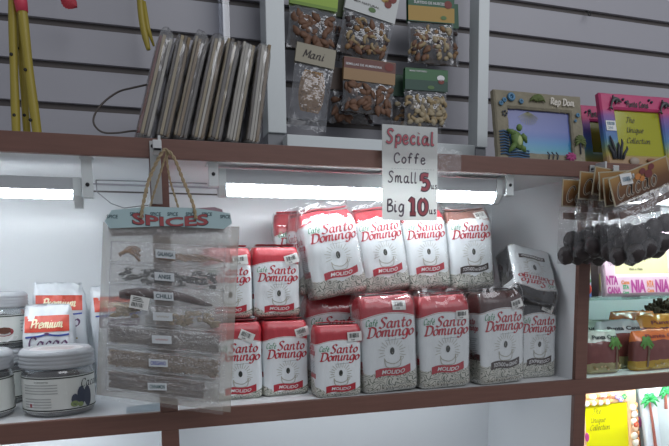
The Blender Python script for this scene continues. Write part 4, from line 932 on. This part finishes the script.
for p, q in (((.034, .05), (.020, .060)), ((.050, .05), (.062, .036)), ((.033, .030), (.020, .016)), ((.046, .026), (.058, .018))): m.tube([(p[0], -.005, p[1]), ((p[0]+q[0])/2, -.007, (p[1]+q[1])/2), (q[0], -.003, q[1])], [.0055, .005, .002], 0, 8)
m.ball((.042, -.010, .037), (.006, .003, .010), 1, 10, 8); m.build('turtle_relief', [GRN, PALE], rd)
m = MB()
for k in range(9): z = .012+.0055*k; m.tube([(.004, -.001, z), (.013, -.003, z+.002), (.024, -.001, z-.001)], .0016, 0, 6)
for k in range(4): m.tube([(.020, -.001, .006+.005*k), (.040, -.003, .008+.005*k), (.068, -.001, .005+.005*k)], .0016, 0, 6)
m.each('wave_relief', BLU, rd)
m = MB()
for i in range(16): t = 2*pi*i/16; k = .013 if i % 2 else .009; m.tube([(W1*.80, -.004, .012), (W1*.80+k*.6*cos(t), -.007, .012+k*.6*sin(t)*.75), (W1*.80+k*cos(t), -.004, .012+k*sin(t)*.75)], [.002, .003, .001], 0, 6)
m.build('flower_relief', FLW, rd)
m = MB()
for i in range(10): t = R(-30+26*i); m.tube([(W1*.93, -.003, .045), (W1*.93+.010*cos(t), -.005, .045+.012*sin(t)), (W1*.93+.014*cos(t), -.003, .042+.017*sin(t))], [.002, .0025, .001], 0, 6)
m.build('palm_relief', mat('palm_relief_green', '5d6a3a', .7, vary=.3, vscale=90), rd); m = MB()
for i in range(9): t = R(20*i+10); m.tube([(W1*.47, -.003, .122), (W1*.47+.012*cos(t), -.005, .124+.010*sin(t)), (W1*.47+.018*cos(t), -.003, .118+.015*sin(t))], [.002, .003, .001], 0, 6)
m.build('leaf_relief', mat('palm_relief_green', '5d6a3a', .7), rd)
MB().tube([(W1*.93, -.002, .02), (W1*.935, -.003, .046)], .0014, 0, 6).build('trunk_relief', DKR, rd)
m = MB()
for x, z, r in ((.036, .126, .0085), (.020, .119, .0048), (.012, .112, .0048), (.058, .119, .0050), (.137*W1/.147, .10, .0045), (.132*W1/.147, .088, .003)):
    m.tube([(x+r*.7*cos(t), -.003, z+r*.7*sin(t)) for t in [2*pi*i/14 for i in range(14)]], r*.35, 0, 6, True); m.ball((x, -.002, z), (r*.35, .002, r*.35), 0, 8, 6)
m.each('shell_relief', SHB, rd)
m = MB()
for i in range(5): t = 2*pi*i/5; m.ball((.019+.0045*cos(t), -.002, .093+.0045*sin(t)), (.0022, .0015, .0022), 0, 6, 5)
for k in range(3): m.tube([(W1*.55+.010*k, -.0015, .006), (W1*.56+.010*k, -.003, .014), (W1*.54+.010*k, -.0015, .021)], .0013, 0, 6)
m.each('carved_mark', DKR, rd)
m = MB()
for i in range(11): t = R(200+14*i); line(m, [(.078, .103), (.078+.012*cos(t), .101+.010*sin(t)), (.078+.024*cos(t), .098+.022*sin(t))], .0013, lambda x, z: (x, .0066, z), 0, 3)
m.build('printed_palm', mat('printed_palm_olive', '7a7a58', .4), rd)
# two pink frames
PINKF = zmat('pink_sea_frame', [(0, '8f7050'), (.020, '9b7d55'), (.028, 'a59a4a'), (.045, '6f8f77'), (.062, '3f74a0'), (.090, '46559a'), (.112, '7d4a8f'), (.126, 'b8386a'), (.175, 'b8386a')], .4, .006)
INSY = mat('yellow_insert', 'a0a02c', .12); INSG = mat('olive_insert', '77782c', .15)
DOLF = mat('dolphin_grey', '46484a', .4); WHT = mat('relief_white', 'c9c9c9', .5)
a = at(609, 164, 1.035); a.z = ZT+.0005; W2, H2 = .182, .163
TX = lambda x, z0, off, s=1, mi=0: [('The', x, z0+.046*s, .015*s, .022*s, mi, 's', off), ('Unique', x+.009, z0+.024*s, .015*s, .042*s, mi, 's', off), ('Collection', x+.014, z0, .015*s, .060*s, mi, 's', off)]
pk = photo_frame(TR(a, R(-3), 0, R(14)), 'pink dolphin photo frame with bright yellow The Unique Collection insert, in front', W2, H2, .034, .032, .027, .035, PINKF, INSY, .013, .0005, 5,
   [('Punta Cana', W2*.50, .134, .015, .056, 0, 'o', -.0018)] + TX(.074, .056, .006), [mat('frame_dark_ink', '2c2528', .5)])
def dolphin(x, z, s, flip=1):
    m = MB(); P = [(-.6, -.75), (-.45, -.3), (-.2, .15), (.15, .35), (.5, .28), (.85, .05), (1.05, -.02)]; r = [.06, .12, .22, .26, .22, .12, .04]
    q = [Vector((x+flip*a_*s, -.004, z+b_*s)) for a_, b_ in P]; m.tube(smooth3(q, 3), [r[min(6, int(i/3))]*s*(1-(i % 3)/3)+r[min(6, int(i/3)+1)]*s*((i % 3)/3) for i in range(19)], 0, 8)
    for pts in (((.05, .55), (-.15, .85), (-.2, .45)), ((.2, .1), (.15, -.35), (.42, .1)), ((-.55, -.65), (-.95, -.85), (-.6, -.85)), ((-.55, -.65), (-.4, -1.05), (-.62, -.85))):
        m.prism([(x+flip*a_*s, z+b_*s) for a_, b_ in pts], -.006, -.002, 0)
    return m
dolphin(.032, .141, .017).build('dolphin_relief', DOLF, pk); dolphin(W2-.026, .138, .017, 1).build('dolphin_relief', DOLF, pk)
m = MB()
for x, z in ((.056, .149), (.062, .143), (.122, .151), (.128, .147)): m.ball((x, -.002, z), .0028, 0, 8, 6)
m.each('bubble_relief', DKR, pk)
m = MB()
for x0, h_, b_ in ((.018, .050, -.006), (.024, .036, .004), (.030, .044, .007), (.036, .028, .011), (.014, .030, -.008)): m.tube([(x0, -.002, .016), (x0+b_*.3, -.004, .016+h_*.4), (x0+b_, -.004, .016+h_*.75), (x0+b_*1.2, -.002, .016+h_)], [.0028, .003, .0026, .001], 0, 7)
m.each('coral_branch', mat('dark_coral', '31343a', .6), pk)
m = MB().ball((.062, -.003, .012), (.012, .005, .008), 0, 12, 8).ball((.105, -.003, .015), (.012, .004, .004), 1, 10, 6).ball((.120, -.003, .010), (.010, .004, .003), 1, 10, 6); m.each('shell_relief', [mat('pale_shell', 'a39688', .6), mat('tan_shell', '8d5f45', .6)], pk)
m = MB(); rect(m, .006, .078, .030, .100, lambda x, z: (x, -.0012, z), 0); barcode(m, .009, .090, .027, .097, lambda x, z: (x, -.0016, z), 1, 8); font_text(m, '350', .010, .081, .006, lambda x, z: (x, -.0016, z), 1); m.build('price_sticker', [STICK, mat('ink_steel_blue', '5b7f95', .5)], pk)
a = at(592, 164, 1.120); a.z = ZT+.0005
pk2 = photo_frame(TR(a+Vector((-.012, 0, 0)), R(-2), 0, R(12)), 'second pink photo frame standing behind, between the sandy and the front pink one', .215, .158, .024, .030, .050, .036, PINKF, INSG, .012, .0005, 6, [('Punta Cana', .055, .131, .018, .075, 0, 'o', -.0018), ('The', .055, .062, .012, .020, 0, 's', .006)], [mat('frame_dark_ink', '2c2528', .5)])
m = MB()
for x, z in ((.012, .140), (.022, .143)): m.ball((x, -.002, z), .0026, 0, 8, 6)
m.each('bubble_relief', DKR, pk2)

# ---------------------------------------------------------------- frames in the right bay
CRE = mat('cream_insert', 'd3d2a2', .2); MAG = mat('letter_magenta', 'b64a93', .5); ORA = mat('letter_orange', 'dd8a55', .5); GRE = mat('letter_green', '4fae74', .5); PKW = mat('pink_white_frame', 'e0c4d2', .4, vary=.08, vscale=30)
a = at(606, 296, 1.075); a.z = gz+.0005; W3, H3 = .205, .150
nf = photo_frame(TR(a, R(-3), 0, R(9)), 'pale pink frame of PUNTA CANA letters with cream insert on the glass shelf', W3, H3, .030, .030, .047, .030, PKW, CRE, .012, 0, 8,
   [('NTA', .018, .025, .019, .030, 0, 'f', -.0008), ('CANA', .022, .005, .0145, .034, 0, 'f', -.0008), ('Cana', .052, .025, .008, .022, 1, 'f', -.0008), ('STA', .053, .014, .009, .016, 2, 'f', -.0008), ('Cana', .052, .004, .006, .016, 2, 'f', -.0008), ('NIA', .086, .007, .027, .038, 0, 'f', -.0008), ('NTA', .118, .018, .014, .018, 1, 'f', -.0008), ('Cana', .118, .006, .008, .018, 1, 'f', -.0008), ('NIA', .150, .007, .027, .038, 0, 'f', -.0008), ('CANA', .186, .006, .012, .03, 2, 'f', -.0008), ('PUNTA', .05, .128, .014, .06, 0, 'f', -.0008),
    ('Collection', .085, .076, .020, .062, 3, 's', .006), ('Unique', .085, .098, .020, .05, 3, 's', .006), ('10cm x 15cm', .088, .057, .005, .036, 3, 'f', .006)], [MAG, ORA, GRE, mat('insert_brown_ink', '6d6a4c', .5)])
a = at(597, 297, 1.06); a.z = gz+.0005
dkf = MB(); e = empty('gap_block', TR(a+Vector((.004, 0, 0)), R(20), 0, R(4)), 'narrow dark plaque squeezed between the post and the pink lettered frame', 'plaque')  # dark block added to stand for the shaded gap here
MB().span((0, 0, 0), (.014, .075, .120), 0, .001).build('board', mat('gap_block_dark', '3a2c2c', .5), e)
m = MB().ball((.006, -.001, .030), (.003, .0015, .020), 0, 8, 6); m.build('relief', mat('gap_block_olive', '6d6a3a', .6), e)
a = at(586, 298, 1.055); a.z = gz+.0005; e = empty('souvenir_magnet', TR(a, R(8), 0, R(5)), 'small colourful beach souvenir beside the post on the glass shelf', 'souvenir')
MB().span((0, 0, 0), (.017, .008, .070), 0, .001).build('board', zmat('magnet_sky', [(0, '5a78c8'), (.012, '6fa0dc'), (.035, 'cfe0ee'), (.070, 'd9c65a')], .4), e)
m = MB().ball((.010, -.001, .016), (.0055, .003, .010), 0, 10, 8); m.build('red_relief', mat('magnet_red', 'd84a34', .5), e)
m = MB().ball((.009, -.001, .034), (.007, .002, .005), 0, 10, 8); m.build('palm_relief', mat('magnet_green', '4f9a5a', .5), e)
# fuzzy brown figure at the far right
m = MB(); rr = random.Random(9); c0 = at(660, 318, 1.215); e = empty('coconut_husk', Vector((c0.x, c0.y, FL)), 'shaggy dark brown coconut husk standing at the back of the right bay', 'husk')
m.ball((0, 0, .072), (.042, .04, .070), 0, 18, 12, None, .25, 3)
for i in range(170):
    d = Vector((rr.gauss(0, 1), rr.gauss(0, 1), rr.gauss(0, 1))).normalized(); p = Vector((d.x*.042, d.y*.04, .072+d.z*.066))
    if p.z > .008: m.tube([p, p+d*.010+Vector((0, 0, .002)), p+d*.016+Vector((.004, 0, -.002))], [.0045, .003, .001], 0, 5)
m.build('fibres', mat('husk_brown', '443427', .9, vary=.4, vscale=60), e)

# ---------------------------------------------------------------- candy pouches with Punta Cana headers
CND = mat('dark_candy', '4b2626', .25, vary=.25, vscale=40, coat=.6)
def candy(px0, px1, pyb, pyt, Y, head, label, beach, seed, palm=True, ink=0, fg='2c2f34', pu=-.30):
    a, b, t_ = at(px0, pyb, Y), at(px1, pyb, Y), at((px0+px1)/2, pyt, Y); w_, h_ = b.x-a.x, t_.z-FL
    e = empty('candy_pouch', TR(((a.x+b.x)/2, Y+.014, FL), R(2*((seed % 3)-1)), 0, R(5)), label, 'candy pouch', 'souvenir candy pouches')
    sh = BagShape(w_, h_, .026, .75, seed); m = MB(); sh.mesh(m)
    body = zmat('candy_body_%s_%d' % (head, int(h_*1000)), [(0, beach), (h_*.235, beach), (h_*.24, '6e3c38'), (h_*.73, '5a302c'), (h_*.735, head), (h_*1.2, head)], .22, .010, 2, True)
    body.node_tree.nodes['Principled BSDF'].inputs['Coat Weight'].default_value = .7
    m.build('body', body, e)
    P = lambda off: (lambda x, z: (x, sh.front(max(-w_*.49, min(w_*.49, x)), z)-off, z))
    m = MB(); font_text(m, 'Punta Cana', .06*w_, h_*.80, .0085, P(.0012), 0, fit=w_*.72, bold=.035, center=True); m.build('header_lettering', mat('candy_ink_'+fg, fg, .5), e)
    if palm:
        m = MB(); px, pz = w_*pu, h_*.20
        line(m, [(px, pz-.01), (px+.004, pz+h_*.22), (px+.002, pz+h_*.46)], .0052, P(.0014), 1)
        for i in range(9):
            t = R(-40+32*i); L = .017*(1 if i % 2 else .8); tip = (px+L*cos(t), pz+h_*.47+L*.9*sin(t)-.004); k = (px+L*.6*cos(t), pz+h_*.50+L*.8*sin(t))
            vs, fs = ribbon(smooth_line([(px+.002, pz+h_*.46), k, tip], 3), .0055, .0055); m.add([P(.0018)(a_, b_) for a_, b_ in vs], fs, 0)
        m.build('printed_palm', [mat('palm_print_green', '4f7a35', .5, vary=.3, vscale=120), mat('palm_trunk_print', '6d5a48', .5, vary=.4, vscale=200)], e)
        m = MB(); rr = random.Random(seed)
        for i in range(14): disc(m, rr.uniform(-.45, .45)*w_, rr.uniform(.03, .2)*h_, .0028, .0020, P(.0012), i % 2)
        m.build('printed_shells', [mat('shell_print', 'b9a27c', .5), mat('shell_print_dark', '7c6a3e', .5)], e)
    return e
candy(588, 622, 376, 331, 1.035, 'b9c0b4', 'candy pouch with pale green header standing at the front beside the post', '8d8560', 51, pu=.30)
candy(600, 645, 372, 321, 1.075, 'c3c9cb', 'candy pouch with white header standing behind the two front ones', '8d8560', 52)
candy(634.5, 690, 376, 330, 1.035, 'd06a34', 'candy pouch with orange header and palm tree standing at the front right', 'a5842c', 53, fg='7a2a20')
candy(578, 622, 370, 321, 1.110, 'bcc4b6', 'candy pouch with pale header at the back by the post', '8d8560', 54, False)
candy(640, 700, 370, 314.5, 1.110, 'd98a2e', 'candy pouch with yellow orange header at the back right', 'a5842c', 55, False, fg='7a2a20')
candy(614, 660, 366, 312, 1.150, 'c8641f', 'candy pouch with dark orange header in the third row', 'a5842c', 56, False, fg='7a2a20')

# ---------------------------------------------------------------- lower right frames
BZ = EYE-.55
SHF = mat('shell_frame_base', 'e2b48c', .5, vary=.12, vscale=60); YEI = mat('bright_yellow_insert', 'dcd60a', .2)
a = at(588, 460, 1.235); a.z = BZ+.0005; W4 = at(642, 400, 1.235).x-a.x; H4 = at(615, 392.0, 1.25).z-BZ
yf = photo_frame(TR(a, R(-2), 0, R(7)), 'bright yellow The Unique Collection photo frame with shell border under the lower board', W4, H4, .004, .026, .030, .030, SHF, YEI, .012, .001, 12,
   [('Punta Cana', W4*.42, H4-.018, .014, .056, 1, 's', -.0065), ('The', .044, H4-.056, .018, .028, 0, 's', .006), ('Unique', .047, H4-.078, .018, .046, 0, 's', .006), ('Collection', .052, H4-.098, .018, .062, 0, 's', .006)], [mat('insert_olive_ink', '57520a', .5), mat('shell_red_ink', '8f3a2c', .5)])
m = MB(); rr = random.Random(12)
for i in range(8): m.ball((.008+.0105*i, -.003, H4-.026+.003*(i % 2)), (.0078, .005, .0070), i % 2, 12, 8, None, .15, i)
for i in range(8): m.ball((.010+.011*i, -.002, H4-.009), (.0062, .004, .0062), (i+1) % 3, 10, 8, None, .2, i+9)
for i in range(9): m.ball((W4-.015+.003*(i % 2), -.003, H4-.046-.0185*i), (.0095, .006, .0098), i % 2*0 + (2 if i == 3 else 0), 12, 8, None, .15, i+20); m.ball((W4-.004, -.002, H4-.040-.0185*i), (.0048, .004, .0075), 1, 10, 8, None, .2, i+40)
m.each('shell_relief', [mat('shell_white', 'e8e0d4', .5), mat('shell_orange', 'e39a5c', .5, vary=.1, vscale=90), mat('shell_peach', 'ecc4a4', .5)], yf)
m = MB()
FRM = [mat('flower_lilac', '9a90d8', .5), mat('leaf_relief_green', '3f9a5c', .5), mat('flower_red', 'd85a3c', .5), SHF]
for x, z, mi in ((W4*.60, H4-.012, 0), (W4*.66, H4-.020, 0), (W4*.73, H4-.014, 1), (W4-.012, H4-.090, 2)):
    m = MB()
    for k in range(5): t = 2*pi*k/5; m.ball((x+.0045*cos(t), -.0075, z+.0045*sin(t)), (.0038, .002, .0038), mi, 8, 6)
    m.ball((x, -.009, z), (.002, .0015, .002), 3, 8, 6); m.build('flower_relief', FRM, yf)
MB().ball((.003, -.004, H4-.112), (.006, .004, .012), 0, 10, 8).build('pink_relief', mat('relief_magenta', 'b83a80', .5), yf)
a = at(652, 460, 1.222); a.z = BZ+.0005
pf = photo_frame(TR(a, R(-2), R(-4), R(8)), 'white photo frame with painted green palm trees, right of the yellow one', .15, H4+.004, .046, .03, .03, .03, mat('pale_sky_frame', 'dde6ea', .4), mat('pale_insert', 'cfd8d8', .2), .012, 0, 14)
def palm(x, z0, z1, bend, s, parent, name='palm_relief'):
    m = MB(); P = smooth3([Vector((x, -.003, z0)), Vector((x+bend*.3, -.004, z0+(z1-z0)*.5)), Vector((x+bend, -.004, z1))], 6); m.tube(P, [.0042-.0015*i/len(P) for i in range(len(P))], 1, 8)
    for i in range(9):
        t = R(-35+31*i); a_ = Vector((x+bend, -.005, z1)); L = s*(1 if i % 2 else .85); m.tube([a_, a_+Vector((L*.55*cos(t), -.003, L*.55*sin(t)+.004)), a_+Vector((L*cos(t), -.001, L*sin(t)*.9-.006))], [.003, .0048, .0012], 0, 7)
    return m.build(name, [mat('palm_bright_green', '2f9f52', .5, vary=.25, vscale=80), mat('palm_red_trunk', 'a05a4a', .6)], parent)
palm(.022, .05, H4-.030, -.004, .030, pf); palm(.070, H4-.06, H4-.016, .004, .024, pf)
# dark trunk-shaped frame behind, between the two
a = at(639, 460, 1.272); a.z = BZ+.0005
bf = photo_frame(TR(a, R(-2), R(-5), R(7)), 'frame with dark palm trunk border standing between and behind the two lower frames', .11, H4+.020, .014, .02, .03, .02, mat('grey_frame', '8f9698', .5), mat('pale_insert', 'cfd8d8', .2), .012, 0, 15)
palm(.010, .02, H4+.004, -.002, .032, bf)
m = MB(); 
for i in range(5): t = 2*pi*i/5; m.ball((.014+.009*cos(t), -.004, H4-.100+.009*sin(t)), (.007, .003, .007), 0, 8, 6)
m.build('flower_relief', mat('relief_rose', 'c45a9a', .5), bf)

# ================================================================ CACAO BAGS on the right bracket
KC = zmat('cacao_card', [(-.06, '40291d'), (-.03, '684527'), (-.006, '9a7544'), (.02, 'a08252')], .45); KCE = mat('cacao_card_edge', 'a59c84', .5); CHO = mat('cocoa_ball', '2b2223', .55, vary=.25, vscale=60, bump=.3, bscale=90); KST = mat('cacao_strip', '5d4238', .4, vary=.2, vscale=60)
KF = film('cacao_pouch_film', lo_=.05, hi=.6, haze=.05, bump=.9, bscale=70, rough=.10)
def cacao(px, py, roll, Y, label, seed, w=.125, hh=.052, ph=.116, print_full=True):
    """px, py: upper left corner of the header card"""
    o = at(px, py, Y); e = empty('cacao_bag', TR(o, R(0), R(roll)), label, 'cacao bag', 'bags of cacao balls hanging on the right bracket'); rr = random.Random(seed)
    MB().span((0, -.0010, -hh), (w, .0010, 0), 0, .0004).build('header_card', KCE, e)
    m = MB(); P = lambda off: (lambda x, z: (x, -.0010-off, z))
    rect(m, .0022, -hh+.002, w-.0022, -.0022, P(.0003), 0, 4, 4)
    stroke_text(m, 'Cacao', .008, -hh+.010, .036, P(.0006), 2, .25, .135, .10, .12, fit=.094); stroke_text(m, 'Cacao', .008, -hh+.010, .036, P(.0010), 1, .25, .07, .03, .12, fit=.094)
    m.build('header_print', [KC, mat('cacao_dark_ink', '2c2424', .5), mat('cacao_cream_ink', 'b8ac9c', .5)], e)
    m = MB()
    for sgn in (-1, 1): m.grid(lambda u, v: (u*w*1.03-.003, sgn*(.0022+.011*max(0, sin(pi*min(1, max(0, (v-.02)/.98))))**.7*(1-(2*u-1)**4))+.0018*noise.noise(Vector((u*9, v*9, seed+sgn*5))), .004-hh-(ph-.004)*v+.004*noise.noise(Vector((u*8, 0, seed)))*v), 26, 26)
    pc = m.build('clear_pouch', KF, e)
    m = MB().span((.004, -.0035, -hh-.024), (w-.004, -.0005, -hh-.011), 0, .0004); m.build('paper_strip', KST, e)
    n = 7; pts = [(.020+(w-.036)*((i % 4)/3 if i < 4 else (i-4+.5)/3), -hh-ph+(.022 if i < 4 else .050)) for i in range(n)]
    for i, (x, z) in enumerate(pts):
        b_ = MB().ball((0, 0, 0), (.0185, .0115, .0175), 0, 16, 11, None, .18, seed*10+i).build('cacao_ball', CHO, e); b_.location = (x+rr.uniform(-.003, .003), rr.uniform(-.002, .002), z+rr.uniform(-.004, .004)); b_.rotation_euler = (0, rr.uniform(0, 6), 0)
    return e
cacao(562.5, 179, 1, .985, 'cacao bag at the back of the bunch, its left edge furthest out and upright', 1, w=.105)
cacao(580, 171, 3, .965, 'cacao bag second from the back, header leaning slightly right', 2, w=.115)
cacao(595, 166, 6, .945, 'cacao bag with the highest header corner next to the bracket', 3, w=.120)
cacao(598.5, 172, -5, .925, 'cacao bag in the middle of the bunch, third header from the front', 4)
cacao(602.5, 178, -9, .905, 'cacao bag just behind the front one', 5)
fc = cacao(608, 179, -20, .885, 'front cacao bag, tilted, with a white price sticker and the whole name readable', 6, w=.135)
m = MB(); sk = lambda off: (lambda x, z: (.036+x*cos(.45)-z*sin(.45)*0, -.0010-off, -.012+z-x*.15)); rect(m, -.014, -.010, .014, .010, sk(.0016), 0); barcode(m, -.010, -.004, .008, .004, sk(.0022), 1, 4); m.build('price_sticker', [STICK, mat('ink_steel_blue', '5b7f95', .5)], fc)
m = MB()
for x, z, r, mi in ((.062, -.016, .007, 0), (.074, -.010, .007, 1), (.086, -.018, .009, 1), (.095, -.008, .007, 1), (.070, -.022, .006, 0)): disc(m, x, z, r, r*.8, lambda x_, z_: (x_, -.0022-.0002*mi, z_), mi)
m.build('fruit_print', [mat('cacao_orange_print', 'b8753a', .5), mat('cacao_red_print', '6d3030', .5)], fc)
# peg of the right bracket that carries the cacao bags
pb = [o for o in bpy.data.objects if o.name.startswith('hanging_bracket')][-1]; pbl = pb.matrix_world.translation if False else pb.location
P = [at(592, 171, .996)-pbl, at(606, 172, .96)-pbl, at(628, 177, .905)-pbl, at(633, 178, .878)-pbl, at(633, 174, .872)-pbl]
MB().tube(smooth3(P, 5), .0018, 0, 8).build('peg', STEEL, pb)
